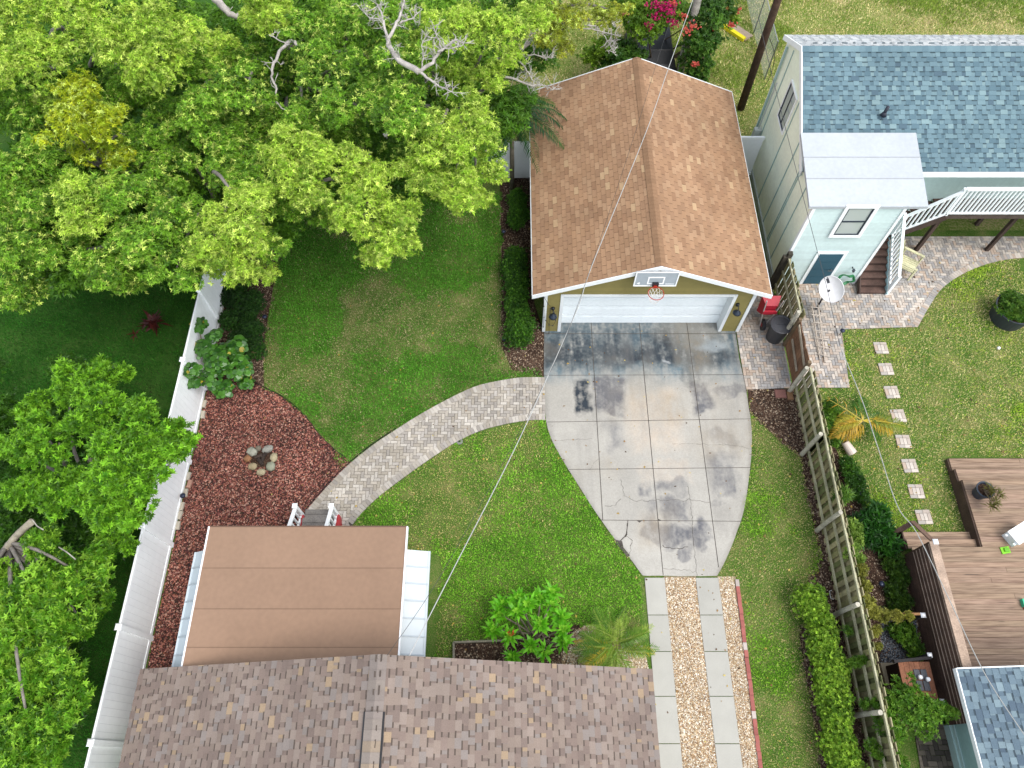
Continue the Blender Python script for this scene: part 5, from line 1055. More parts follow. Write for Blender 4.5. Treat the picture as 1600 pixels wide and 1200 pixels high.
# fire ring
fr = [(394, 706, .105, .085, S(176, 176, 160, .62), 'pale grey squarish stone at the upper left of the fire ring'), (404, 701, .06, .055, S(140, 132, 116, .58), 'smallest grey stone at the top of the fire ring'), (418, 702, .11, .075, S(168, 166, 156, .62), 'large grey oblong stone at the top right of the fire ring'), (428, 715, .075, .095, S(196, 184, 150, .64), 'cream stone at the right of the fire ring'),
      (423, 729, .09, .095, S(172, 174, 152, .6), 'big greenish grey stone at the lower right of the fire ring'), (408, 738, .085, .07, S(190, 178, 146, .62), 'cream stone at the bottom of the fire ring'), (395, 729, .09, .075, S(180, 164, 130, .6), 'tan stone at the lower left of the fire ring'), (387, 717, .07, .07, S(170, 124, 88, .58), 'orange brown stone at the left of the fire ring')]
for i, (x, y, a, b, c, lb) in enumerate(fr):
    p = G(x, y, .06); mb = MB(c); mb.rock((p[0], p[1], .07), a * 1.5, b * 1.5, .1, seed=i, rot=random.uniform(-.6, .6), lat=8, lon=14); mb.build('fire_ring_stone', M['stone'], label=lb, cat='stone', group='stones of the fire ring', smooth=True)
t = thing('charred_logs', 'charred dark log ends inside the stone fire ring', 'firewood', G(408, 718)); 
for a, ln, x, y in ((.3, .2, 404, 713), (1.4, .18, 411, 716), (2.3, .2, 407, 722), (.9, .14, 413, 711)):
    p = np.array(G(x, y, .08)); d = np.array([math.cos(a), math.sin(a), .15]); mb = MB(tuple(np.array(S(84, 70, 62, .5)) * random.uniform(.6, 1.2))); mb.tube([p - d * ln * .6, p + d * ln * .6], [.05, .06], 8); mb.build('log', M['bark'], t)
p = G(401, 550); mb = MB(S(212, 186, 140, .66)); mb.rock((p[0], p[1], .04), .16, .1, .05, seed=33, lat=8, lon=14); mb.build('stone', M['stone'], label='lone flat tan stone in the leaf litter by the upper lawn', cat='stone', smooth=True)
for i, (x, y, lb) in enumerate([(319, 632, 'upper pale brick at the foot of the white fence below the sea grape'), (317, 649, 'lower pale brick at the foot of the white fence below the sea grape'), (294, 745, 'pale brick at the fence foot above the reddish brick'), (296, 757, 'reddish pale brick at the foot of the white fence'), (290, 771, 'pale brick at the fence foot beside the dark cap'), (284, 792, 'first of the leaning pale bricks along the fence foot left of the fire ring'), (281, 806, 'second of the leaning pale bricks along the fence foot left of the fire ring'), (278, 822, 'lowest pale brick along the fence foot left of the porch')]):
    p = G(x, y); mb = MB(S(206, 196, 178, .66) if i != 3 else S(206, 160, 140, .6)); a = R(90 + random.uniform(-8, 8)); mb.obox((p[0] + .02, p[1], .04), (math.cos(a) * .12, math.sin(a) * .12, 0), (-math.sin(a) * .055, math.cos(a) * .055, 0), (0, 0, .04)); mb.build('edging_brick', M['paver'], label=lb, cat='brick', group='bricks along the white fence')
for i, (x, y, w, lb) in enumerate([(1219, 616, .17, 'square dull red paver at the lower edge of the side paving'), (1234, 619, .09, 'small brown brick beside the red paver near the wooden fence')]):
    p = G(x, y); mb = MB(S(166, 118, 108, .58) if i == 0 else S(170, 130, 96, .58)); mb.box(p[0] - w, p[0] + w, p[1] - .14, p[1] + .14, 0, .06, bev=.01); mb.build('loose_paver', M['paver'], label=lb, cat='paver')
# solar path lights
def plight(x, y, h, lb, col=S(52, 60, 84, .6)):
    p = G(x, y, h); t = thing('path_light', lb, 'garden light', (p[0], p[1], 0), 'small dark garden lights'); mb = MB((.03, .03, .03)); mb.tube([(p[0], p[1], 0), (p[0], p[1], h - .05)], .012, 6); mb.build('stake', M['metal'], t)
    mb = MB(col); mb.lathe((p[0], p[1], h - .06), [(.05, 0), (.075, .03), (.08, .05), (.05, .08), (.01, .09)], 16); mb.build('cap', M['metal'], t, smooth=True)
for x, y, h, lb in ((788, 529, .3, 'dark garden light at the lower end of the clipped hedge'), (787, 361, .3, 'dark garden light halfway up the hedge bed'), (413, 494, .25, 'dark garden light in the leaf litter beside the upper lawn'), (285, 774, .35, 'dark round garden light against the foot of the white fence'), (1317, 516, .3, 'dark garden light at the corner of the neighbour patio'), (1347, 772, .3, 'blue black garden light beside the wooden fence'), (1378, 912, .3, 'dark garden light in the bed beside the slatted screen')): plight(x, y, h, lb)
p = G(718, 690); mb = MB(S(150, 150, 146, .6)); mb.lathe((p[0], p[1], 0), [(.1, 0), (.1, .02), (.085, .035), (.05, .035), (.045, .02)], 24); mb.lathe((p[0], p[1], .0), [(.03, 0), (.03, .04), (.01, .045)], 12, S(60, 60, 60, .5)); mb.build('sprinkler', M['concrete'], label='round grey sprinkler ring in the lawn beside the curved path', cat='sprinkler')
p = G(1559, 545); mb = MB((.8, .8, .78)); mb.rock((p[0], p[1], .05), .05, .05, .05, lat=8, lon=12); mb.build('ball', M['plastic'], label='small white ball alone on the neighbour lawn', cat='ball', smooth=True)
p = G(1300, 930); mb = MB((.78, .78, .76)); mb.tube([(p[0], p[1] - .12, .05), (p[0] - .07, p[1] - .1, .05), (p[0] - .07, p[1] + .1, .05), (p[0], p[1] + .12, .05)], .012, 6); mb.build('wire_bracket', M['metal'], label='small white bent bracket at the foot of the wooden fence above the long hedge', cat='bracket')
# wheelbarrow standing on its nose against the garage
wbx, wby = 8.16, 12.98
wb = thing('wheelbarrow', 'red wheelbarrow stood upright behind the right corner of the garage', 'wheelbarrow', (wbx, wby, 0)); RD = S(198, 40, 60, .6)
mb = MB(RD); A = [(-.3, .22, 1.32), (.3, .22, 1.32), (.24, .2, .5), (-.24, .2, .5)]; B_ = [(-.19, -.08, 1.2), (.19, -.08, 1.2), (.15, -.06, .66), (-.15, -.06, .66)]
vs = [(wbx + x, wby + y, z) for x, y, z in A + B_]; mb.add(vs, [(4, 5, 6, 7), (0, 1, 5, 4), (1, 2, 6, 5), (2, 3, 7, 6), (3, 0, 4, 7), (3, 2, 1, 0)]); mb.build('tray', M['paint'], wb)
mb = MB(RD); mb.box(wbx - .22, wbx + .22, wby - .17, wby - .1, .86, .98); mb.build('cross_brace', M['paint'], wb)
for s in (-1, 1): mb = MB(S(206, 200, 196, .65)); mb.tube([(wbx + s * .07, wby - .12, .12), (wbx + s * .18, wby - .14, .75), (wbx + s * .26, wby - .1, 1.5)], .022, 8); mb.build('handle', M['metal'], wb)
mb = MB((.02, .02, .022)); mb.tube([(wbx - .045, wby - .14, .2), (wbx + .045, wby - .14, .2)], .19, 20); mb.build('wheel', M['plastic'], wb); mb = MB(S(200, 60, 60, .6)); mb.tube([(wbx - .05, wby - .14, .2), (wbx + .05, wby - .14, .2)], .07, 14); mb.build('hub', M['metal'], wb)
# trash can
p = G(1207, 530); tc_ = thing('trash_can', 'black wheeled trash can beside the wooden gate', 'trash can', (p[0] + .02, p[1], 0)); x, y = p[0] + .04, p[1] + .05
mb = MB((.035, .036, .04)); mb.lathe((x, y, 0), [(.25, 0), (.26, .02), (.32, .78), (.34, .8)], 28); mb.build('body', M['plastic'], tc_)
mb = MB((.045, .045, .05)); mb.lathe((x, y, .8), [(.35, 0), (.36, .03), (.33, .05), (.3, .05), (.28, .035), (.1, .055), (0, .06)], 28, close=False); mb.box(x - .15, x + .15, y - .02, y + .02, .84, .875); mb.build('lid', M['plastic'], tc_)
# satellite dish
p = G(1276, 480); ds = thing('satellite_dish', 'white satellite dish on a dark pole beside the teal door', 'satellite dish', (p[0], p[1], 0)); c = np.array(G(1299, 452, 1.25)); mb = MB((.03, .03, .035)); mb.tube([(p[0] - .05, p[1] - .1, 0), (p[0] + .0, p[1], .55), c - np.array([.02, -.03, .1])], .03, 8); mb.build('pole', M['metal'], ds)
n = nrm((-.35, -.6, .55)); u = nrm(np.cross(n, (0, 1, 0))); v = np.cross(n, u); mb = MB((.66, .65, .65)); rings = []
for i in range(9):
    r_ = i / 8; rings.append([c + (u * math.cos(k * math.pi / 16) * .36 + v * math.sin(k * math.pi / 16) * .43) * r_ + n * .14 * (r_ * r_ - 1) for k in range(32)])
vs = [q_ for rg in rings for q_ in rg]; fs = [(i * 32 + k, i * 32 + (k + 1) % 32, (i + 1) * 32 + (k + 1) % 32, (i + 1) * 32 + k) for i in range(8) for k in range(32)]; mb.add(vs, fs); mb.add([q_ - n * .015 for q_ in vs], [f[::-1] for f in fs]); mb.tube([rings[8][k] for k in range(32)] + [rings[8][0]], .012, 6, caps=False); mb.build('dish', M['plastic'], ds, smooth=True)
mb = MB((.04, .04, .045)); mb.tube([c - v * .4 - n * .02, c - v * .35 + n * .25 + u * .02], .014, 6); mb.obox(c - v * .34 + n * .28, u * .04, v * .07, n * .04); mb.box(c[0] + .18, c[0] + .34, c[1] - .2, c[1] - .08, c[2] - .42, c[2] - .2); mb.build('feed_arm', M['metal'], ds)
# hose, ladder, glider chair
hs = thing('garden_hose', 'coiled green garden hose hanging on the mint wall between door and stairs', 'hose', WY(1322, 438, ty - .12)); hc_ = WY(1322, 432, ty - .14); mb = MB(S(50, 140, 84, .6)); pts = []
for k in range(150): t_ = k / 149; a = t_ * 2 * math.pi * 6; r_ = .2 + .07 * t_ + .015 * math.sin(a * 3.1); pts.append((hc_[0] + r_ * 1.2 * math.cos(a), hc_[1] - .05 + .05 * math.sin(k), hc_[2] + r_ * math.sin(a) - .1))
mb.tube(pts, .016, 6); mb.build('coil', M['plastic'], hs); mb = MB((.05, .06, .08)); mb.tube([(hc_[0] + .1, ty, hc_[2] + .35), (hc_[0] + .1, ty - .15, hc_[2] + .35)], .02, 6); mb.box(hc_[0] + .07, hc_[0] + .13, ty - .2, ty - .12, hc_[2] + .3, hc_[2] + .4); mb.build('tap', M['metal'], hs)
ld = thing('trellis_ladder', 'whitewashed wooden trellis ladder lying along the patio side of the fence', 'trellis', (10, 12.8, 0)); a0, a1 = np.array(G(1269, 474, .1)), np.array(G(1284, 563, .1)); b0, b1 = np.array(G(1275, 470, .1)), np.array(G(1292, 562, .1)); off = np.array([.0, 0, 0])
a0, b0 = np.array(G(1268, 472, .25)), np.array(G(1278, 472, .25)); a1, b1 = np.array(G(1281, 562, .06)), np.array(G(1289, 566, .06))
for a, b in ((a0, a1), (b0, b1)): mb = MB(S(206, 192, 176, .6)); mb.beam(a, b, .035, .035); mb.build('rail', M['wood'], ld)
for k in range(7): t_ = .1 + k * .135; a = a0 + (a1 - a0) * t_ + [-.06, 0, .03]; b = b0 + (b1 - b0) * t_ + [.17, -.02, .03]; mb = MB(S(210, 198, 184, .6)); mb.beam(a, b, .03, .025); mb.build('rung', M['wood'], ld)
gl = thing('garden_chair', 'cream slatted wooden garden chair behind the stair railing', 'chair', (13.2, 15.1, 0)); cc = np.array(G(1418, 412, .35)); a = R(-35); ux = np.array([math.cos(a), math.sin(a), 0]); uy = np.array([-math.sin(a), math.cos(a), 0]); CRM = S(226, 222, 180, .7)
mb = MB(CRM)
for k in range(7): mb.obox(cc + uy * (k - 3) * .085, ux * .28, uy * .036, (0, 0, .012))
mb.build('seat', M['wood'], gl)
mb = MB(CRM)
for k in range(7): mb.beam(cc + uy * (k - 3) * .085 - ux * .28, cc + uy * (k - 3) * .085 - ux * .48 + [0, 0, .55], .065, .02, up=tuple(uy))
mb.beam(cc - uy * .31 - ux * .49 + [0, 0, .56], cc + uy * .31 - ux * .49 + [0, 0, .56], .04, .07); mb.build('backrest', M['wood'], gl)
for s in (-1, 1): mb = MB(CRM); mb.beam(cc + uy * s * .34 - ux * .42 + [0, 0, .26], cc + uy * s * .34 + ux * .34 + [0, 0, .26], .09, .03); mb.build('armrest', M['wood'], gl)
for s in (-1, 1):
    for e_ in (-.3, .3): mb = MB(CRM); mb.beam(cc + uy * s * .34 + ux * e_ + [0, 0, .24], cc + uy * s * .34 + ux * e_ - [0, 0, .35], .05, .05, up=(0, 1, 0)); mb.build('leg', M['wood'], gl)
# white pot with yellow palm
p = G(1322, 706); wp = thing('yellow_palm', 'small palm with yellow and orange fronds leaning out of a white pot', 'palm', (p[0], p[1], 0))
mb = MB(S(226, 210, 196, .68)); mb.tube([(p[0] + .1, p[1] - .1, .14), (p[0] - .12, p[1] + .2, .3)], [.15, .11], 16); mb.build('pot', M['plastic'], wp)
lv = Leaves(); fm = MB(); hb = np.array(G(1348, 657, .9)); bough(fm, (p[0] - .1, p[1] + .15, .3), hb, .05, .04, S(150, 130, 90, .6))
YG = [S(226, 186, 50, .7), S(200, 190, 60, .7), S(150, 170, 50, .65), S(90, 140, 40, .6)]
for az_, L_, c_, dr in ((205, .95, S(226, 186, 70, .72), .5), (190, .75, YG[1], .35), (-8, 1.15, YG[2], .35), (80, .85, YG[3], .5), (95, .6, YG[3], .4), (10, .9, YG[3], .7), (150, 1.0, S(220, 170, 60, .7), .1), (-30, .7, YG[3], .9), (220, .6, YG[0], .8), (-15, .85, YG[0], .5)):
    frond(lv, fm, hb, R(az_), L_ * 1.25, .3, dr, 30 if az_ != 150 else 4, .38, .028, c_, S(214, 190, 70, .7), rr=.014)
fm.build('stem', M['paint'], wp); lv.build('foliage', wp)
# parked car behind the garage, under the vine
cr = thing('parked_car', 'glossy black car mostly hidden under the flowering vine behind the garage', 'car', (5.6, 25.3, 0)); K = (.012, .013, .016); cm = mat('car_paint', K, rough=.35, var=0, bump=0, spec=.3)
x0, x1, y0, y1 = 4.7, 6.35, 23.3, 27.2; prof = [(y0, .35), (y0, .7), (y0 + .1, .85), (y0 + .75, .95), (y0 + 1.3, 1.38), (y1 - 1.1, 1.42), (y1 - .6, 1.0), (y1, .9), (y1, .35)]
mb = MB(K); n = len(prof)
for xa, ins in ((x0, 1), (x1, -1)): pass
L1 = [(x0 + (.16 if z > 1.2 else 0), y, z) for y, z in prof]; L2 = [(x1 - (.16 if z > 1.2 else 0), y, z) for y, z in prof]
mb.add(L1 + L2, [tuple(range(n))[::-1], tuple(range(n, 2 * n))] + [(i, (i + 1) % n, n + (i + 1) % n, n + i) for i in range(n)]); mb.build('body', cm, cr)
cgm = mat('car_glass', (.02, .022, .026), rough=.4, var=0, bump=0, spec=.15); mb = MB()
mb.quad((x0 + .12, y0 + .8, .985), (x1 - .12, y0 + .8, .985), (x1 - .22, y0 + 1.26, 1.37), (x0 + .22, y0 + 1.26, 1.37)); mb.build('window', cgm, cr); mb = MB(); mb.quad((x0 + .22, y1 - 1.06, 1.42), (x1 - .22, y1 - 1.06, 1.42), (x1 - .12, y1 - .64, 1.06), (x0 + .12, y1 - .64, 1.06)); mb.build('window', cgm, cr)
for x in (x0 + .02, x1 - .02):
    for y in (y0 + .75, y1 - .75): mb = MB((.015, .015, .015)); mb.tube([(x - .1, y, .31), (x + .1, y, .31)], .31, 20); mb.build('wheel', M['plastic'], cr)
for x, z, lb in ((4.5, 1.1, 'pale wooden stake behind the left side of the garage roof peak'), ): pass
for px_, py_, lb in ((925, 108, 'pale stake in the grass behind the left slope of the garage roof'), (1090, 118, 'short pale post below the flowering vine behind the right roof slope')):
    p = G(px_, py_); mb = MB(S(196, 176, 150, .62)); mb.beam((p[0], p[1], 0), (p[0] + .02, p[1], .95), .09, .09, up=(0, 1, 0)); mb.build('stake', M['wood'], label=lb, cat='stake')

# ================================================================ TREES AND PLANTS
LG = [S(142, 184, 46, .95), S(204, 224, 96, 1), S(92, 142, 34, .75)]      # light yellow-green
MG = [S(98, 152, 34, .8), S(158, 202, 66, .95), S(64, 112, 28, .6)]
YL = [S(160, 186, 34, .8), S(206, 212, 50, .88), S(130, 168, 38, .75)]
DG = [S(84, 134, 34, .75), S(120, 168, 50, .8), S(66, 114, 30, .7)]
BRK = S(150, 142, 132, .6)
def tree(label, base, clumps, lsize, lw, dens, n=7, trunk_r=.22, group=None, name='tree', bark=BRK, hub=None, dead=None, limbs=True, lump_=True, **kw):
    """clumps: (px, py, z, r, palette)"""
    if group and 'back of the yard' in group: g0 = G(np.mean([c[0] for c in clumps]), np.mean([c[1] for c in clumps]) - 10, 0); base = (lerp(base[0], g0[0], .6), lerp(base[1], g0[1], .75))
    t = thing(name, label, 'tree', (base[0], base[1], 0), group); lv = Leaves(); mb = MB(bark); lm = MB(bark)
    pts = [G(c[0], c[1], c[2]) for c in clumps]; m = np.mean(pts, 0); zc = min(p[2] for p in pts) * .55
    hub = hub or (lerp(base[0], m[0], .35), lerp(base[1], m[1], .35), zc)
    bough(mb, (base[0], base[1], -.05), hub, trunk_r, trunk_r * .75, bark, .05, 10, 6); mb.build('trunk', M['bark'], t, smooth=True)
    for c, p in zip(clumps, pts):
        (lumpy if lump_ else clump)(lv, p, c[3], dens, lsize, lw, c[4], n=n, **kw)
        if limbs: bough(lm, hub, (p[0], p[1], p[2] - c[3] * .1), trunk_r * .45, .02, bark, .3, 6, 6)
    if limbs: lm.build('limb', M['bark'], t, smooth=True)
    lv.build('crown', t); return t
TR = dict(dens=100, lsize=.092, lw=.03, n=7, droop=.45, flat=.66, lump=.3, tips=.16, tipcol=S(206, 224, 110, 1), colvar=.42)
g_ = 'tall fine leaved trees over the back of the yard'
tree('tall light green tree filling the top left corner of the yard', (-14, 15.5), [(30, 45, 8, .95, LG), (110, 25, 8.3, .9, LG), (60, 110, 7.8, .8, LG), (185, 60, 8, .9, LG), (255, 60, 8.2, .9, LG), (245, 120, 7.6, .75, LG), (30, 185, 6.2, .8, MG), (90, 165, 5.6, .7, MG), (200, 150, 6, .7, MG), (-20, 110, 7, .9, LG), (300, 105, 6.6, .7, MG)], group=g_, **TR)
tree('yellow leaved tree crown with a bare pale trunk at the left', (-9.6, 12.8), [(128, 155, 7.5, .6, YL), (105, 200, 7.3, .65, YL), (165, 205, 7.2, .6, YL), (140, 235, 6.6, .5, YL), (180, 245, 6.5, .45, YL), (75, 235, 6.3, .5, MG), (150, 185, 6.6, .55, LG), (85, 175, 6.4, .5, LG), (215, 215, 6.2, .5, MG), (200, 260, 5.8, .5, MG)], group=g_, hub=G(160, 262, 5.9), trunk_r=.1, **{**TR, 'dens': 72})
tree('dense mid green tree over the lower left of the canopy', (-11.5, 12.2), [(30, 275, 6.2, .85, MG), (85, 310, 6, .8, MG), (190, 300, 6.5, .8, MG), (140, 330, 6.6, .75, LG), (60, 390, 5.5, .8, MG), (20, 445, 5, .7, MG), (225, 365, 6.3, .75, MG), (180, 412, 5.8, .7, MG), (110, 265, 5.5, .7, DG), (250, 300, 5.8, .65, MG), (270, 200, 6.0, .65, MG), (245, 240, 5.9, .6, MG), (130, 365, 5.6, .6, MG), (10, 340, 5.6, .7, MG), (130, 300, 6.0, .5, LG), (45, 460, 4.5, .5, MG), (195, 440, 5, .45, MG)], group=g_, **TR)
tree('green tree whose crown hangs over the white fence', (-8.3, 13.6), [(275, 415, 6, .65, MG), (330, 375, 6.5, .75, LG), (385, 335, 6.8, .75, LG), (385, 395, 6.3, .7, LG), (350, 420, 6, .6, LG), (285, 345, 6.2, .55, MG), (350, 265, 6, .75, MG), (420, 390, 6, .45, MG), (280, 240, 5.6, .7, DG), (410, 425, 5.6, .4, LG)], group=g_, **TR)
tree('broad green tree in the middle of the canopy', (-6.8, 15.6), [(320, 165, 7, .8, MG), (385, 150, 7, .75, MG), (345, 205, 6.4, .7, MG), (430, 30, 7.5, .75, LG), (480, 55, 7.5, .7, MG), (545, 45, 7.5, .75, MG), (515, 110, 7.4, .75, MG), (565, 165, 7.3, .75, MG), (490, 180, 6.8, .65, MG), (410, 20, 6.8, .7, LG), (340, 85, 6.4, .6, LG), (580, 90, 6.6, .6, MG), (440, 130, 5.6, .75, DG), (420, 200, 5.6, .75, MG), (460, 100, 6, .6, MG), (400, 95, 6.2, .6, MG), (470, 215, 6, .6, MG), (370, 240, 6, .6, MG)], group=g_, **TR)
tree('light green tree reaching lowest over the upper lawn', (-4.6, 14.4), [(445, 250, 7, .7, LG), (520, 260, 7, .75, LG), (480, 300, 6.8, .6, LG), (560, 320, 6.8, .7, LG), (605, 378, 6.3, .6, LG), (618, 330, 6.5, .55, LG), (400, 290, 6.4, .6, MG), (445, 320, 6, .5, MG), (575, 285, 6.8, .55, LG), (520, 340, 5.8, .45, MG), (590, 405, 5.9, .35, LG), (545, 215, 5.6, .6, MG)], group=g_, **TR)
tree('bright yellow green tree beside the palm and the garage', (-2.4, 16.2), [(625, 105, 7.8, .75, MG), (640, 185, 7.5, .7, MG), (700, 55, 8, .75, LG), (762, 60, 8, .75, LG), (680, 225, 7.3, .75, LG), (742, 225, 7.3, .7, LG), (705, 290, 6.8, .7, LG), (655, 265, 6.8, .55, LG), (745, 175, 7, .5, LG), (745, 310, 6.4, .35, LG), (640, 30, 7.4, .7, MG), (700, 150, 6.4, .65, MG), (762, 265, 6.8, .4, LG), (620, 250, 5.4, .5, DG), (600, 130, 6.6, .6, MG), (720, 110, 6.9, .6, LG), (670, 75, 7.2, .5, LG), (770, 120, 6.8, .45, LG)], group=g_, **TR)
YG2 = [S(170, 186, 50, .66), S(204, 208, 74, .74), S(140, 164, 44, .6)]
tree('airy yellow green tree with bare grey twigs at the top beside the garage roof', (-.8, 21), [(830, 35, 7.5, .7, LG), (895, 25, 7, .6, YG2), (940, 30, 6.3, .45, YG2), (800, 95, 6.9, .45, LG), (880, 80, 6, .35, YG2), (860, 60, 6.6, .5, YG2), (970, 20, 5, .4, YG2)], group=g_, **{**TR, 'dens': 55})
# low dark shrubs under the canopy, one mass
lv = Leaves(); cano = [(0, 0), (940, 0), (860, 60), (790, 190), (700, 300), (600, 330), (480, 330), (380, 400), (250, 420), (130, 420), (0, 470)]
for _ in range(260):
    while True:
        x, y = rng.uniform(-30, 840), rng.uniform(-20, 430)
        if inpoly(np.array([x]), np.array([y]), cano)[0]: break
    z = rng.uniform(1.8, 5.0); clump(lv, G(x, y, z), rng.uniform(.5, .85), 38, .17, .055, [DG, MG, DG][rng.integers(3)], n=6, droop=.35, flat=.6)
for _ in range(70):
    while True:
        x, y = rng.uniform(-40, 270), rng.uniform(570, 1200)
        if x < 175 - (max(0, y - 830)) * .25 - (60 if y < 640 else 0): break
    clump(lv, G(x, y, rng.uniform(.8, 2.3)), rng.uniform(.4, .65), 48, .12, .045, [S(60, 112, 26, .6), S(96, 150, 40, .65), S(48, 92, 24, .55)], n=6, droop=.1, flat=.6)
lv.build('undergrowth', label='dark shrub layer filling the gaps beneath the tall trees', kind='stuff')

# bare grey dead branches sticking out of the canopy
def dead(label, lines, tw=26, tl=.35, seed=1):
    q = np.random.default_rng(seed); t = thing('dead_branch', label, 'branch', G(*lines[0][0][0]), 'bare grey dead branches'); mb = MB(S(200, 192, 184, .62)); tm = MB(S(196, 190, 182, .62))
    for line, r0, r1 in lines:
        pts = smooth([G(*p) for p in line], 4); pts = [p + q.normal(0, .015, 3) for p in pts]; n = len(pts); mb.tube(pts, [lerp(r0, r1, i / (n - 1)) for i in range(n)], 7)
        for k in range(int(tw * n / 16)):
            i = q.integers(n // 3, n); p = pts[i]; d = nrm(q.normal(0, 1, 3) + [0, .5, .2]); L_ = tl * q.uniform(.4, 1.2); p1 = p + d * L_ * .5; d2 = nrm(d + q.normal(0, .5, 3)); p2 = p1 + d2 * L_ * .5
            tm.tube([p, p1, p2], [.011, .008, .004], 4)
            for _ in range(2): d3 = nrm(d2 + q.normal(0, .7, 3)); tm.tube([p1, p1 + d3 * L_ * .4], [.007, .003], 3)
    mb.build('limb', M['bark'], t, smooth=True); tm.build('twig', M['bark'], t)
dead('large forked bare grey branch rising over the middle of the tree canopy', [([(655, 112, 8.3), (625, 95, 8.4), (610, 75, 8.5), (605, 60, 8.6)], .075, .05), ([(606, 62, 8.6), (600, 40, 8.7), (595, 20, 8.8), (588, 5, 8.8)], .04, .015), ([(606, 62, 8.6), (618, 40, 8.7), (625, 20, 8.8), (633, -5, 8.9)], .045, .02), ([(600, 32, 8.7), (580, 28, 8.7), (565, 15, 8.7)], .02, .008), ([(625, 35, 8.7), (645, 28, 8.7), (660, 15, 8.8)], .025, .008),
     ([(655, 112, 8.3), (675, 95, 8.5), (690, 78, 8.6), (710, 62, 8.7), (725, 68, 8.7)], .05, .012), ([(685, 82, 8.6), (700, 75, 8.7), (722, 72, 8.8)], .03, .01), ([(655, 112, 8.3), (672, 125, 8.2), (690, 137, 8.1), (708, 144, 8.1)], .04, .01), ([(690, 78, 8.6), (684, 60, 8.8), (678, 42, 8.9)], .02, .008), ([(660, 105, 8.4), (661, 85, 8.6), (660, 62, 8.8)], .018, .008)], seed=2)
dead('long thin bare branch curving down in the dark gap of the canopy', [([(456, 62, 7.6), (440, 75, 7.5), (428, 100, 7.4), (426, 120, 7.2), (432, 140, 7.1), (430, 158, 7.0)], .05, .02), ([(430, 158, 7), (445, 172, 6.9), (462, 180, 6.9), (478, 170, 6.9)], .018, .008), ([(456, 64, 7.6), (475, 74, 7.6), (495, 68, 7.6)], .045, .04), ([(452, 70, 7.6), (435, 62, 7.6), (420, 55, 7.7)], .02, .008)], tw=7, tl=.3, seed=3)
dead('bare grey branch reaching over the left edge of the garage roof', [([(775, 92, 7.0), (795, 88, 6.8), (810, 85, 6.6), (825, 60, 6.6), (838, 45, 6.6)], .04, .012), ([(775, 118, 6.6), (800, 122, 6.3), (825, 132, 6.1), (850, 134, 6.0), (865, 140, 6.0)], .04, .01), ([(800, 90, 6.8), (820, 105, 6.6), (832, 125, 6.5)], .025, .01), ([(810, 85, 6.6), (835, 85, 6.5), (860, 90, 6.4)], .025, .008)], tw=34, tl=.4, seed=4)
dead('tangle of fine bare twigs above the grass left of the roof peak', [([(905, 45, 5.6), (925, 45, 5.4), (945, 50, 5.2), (965, 55, 5.0)], .02, .008), ([(915, 40, 5.6), (940, 40, 5.4), (960, 38, 5.2)], .02, .008), ([(940, 50, 5.2), (952, 70, 5.0), (958, 82, 4.8)], .014, .006)], tw=40, tl=.35, seed=5)
dead('thick grey broken branch stub in the middle of the canopy', [([(628, 178, 7.6), (627, 190, 7.4), (618, 200, 7.2), (600, 212, 7.0)], .07, .05)], tw=3, tl=.2, seed=6)
dead('thick dark branch fork at the very top of the canopy', [([(335, -5, 7.8), (350, 12, 7.6), (368, 24, 7.4), (385, 20, 7.4)], .12, .05)], tw=4, seed=7)

# palms beside the garage
def palm(label, base, h, fr, col, ll=.42, group=None, rcol=S(110, 130, 60, .6), nl=34, lw=.03, cat='palm', name='palm', r=.09, rise=.45, trunk=True):
    t = thing(name, label, cat, (base[0], base[1], 0), group); lv = Leaves(); fm = MB(); hub = (base[0], base[1], h)
    if trunk: mb = MB(S(140, 130, 110, .55)); mb.tube([(base[0], base[1], 0), (base[0], base[1], h)], [r, r * .7], 10); mb.build('trunk', M['bark'], t, smooth=True)
    for az_, L_, dr in fr: frond(lv, fm, hub, R(az_), L_, rise, dr, nl, ll, lw, np.array(col[random.randrange(len(col))]), rcol, rr=.016)
    fm.build('frond_stem', M['paint'], t); lv.build('frond', t); return t
PC = [S(44, 96, 48, .5), S(60, 116, 56, .52), S(80, 130, 60, .55)]
b = G(800, 178, 3.6); palm('large dark green palm between the canopy and the garage', (b[0], b[1]), 3.6, [(a + random.uniform(-12, 12), random.uniform(1.5, 2.2), random.uniform(.45, .9)) for a in range(0, 360, 26)], PC, group='dark palms under the canopy')
b = G(835, 180, 2.6); palm('small palm whose yellowish frond lies over the garage roof edge', (b[0] - .5, b[1]), 3.0, [(-5, 1.3, .35), (20, 1.0, .5), (60, 1.0, .5), (-60, 1.2, .7), (-85, 1.3, .8), (-110, 1.2, .8), (140, 1.0, .7)], [S(120, 150, 70, .58), S(70, 120, 56, .52)], group='dark palms under the canopy')
b = G(625, 235, 2.4); palm('dark palm deep in the gap of the canopy', (b[0], b[1]), 2.6, [(a, random.uniform(1.0, 1.5), .7) for a in range(0, 360, 40)], [S(36, 84, 46, .5)], group='dark palms under the canopy')
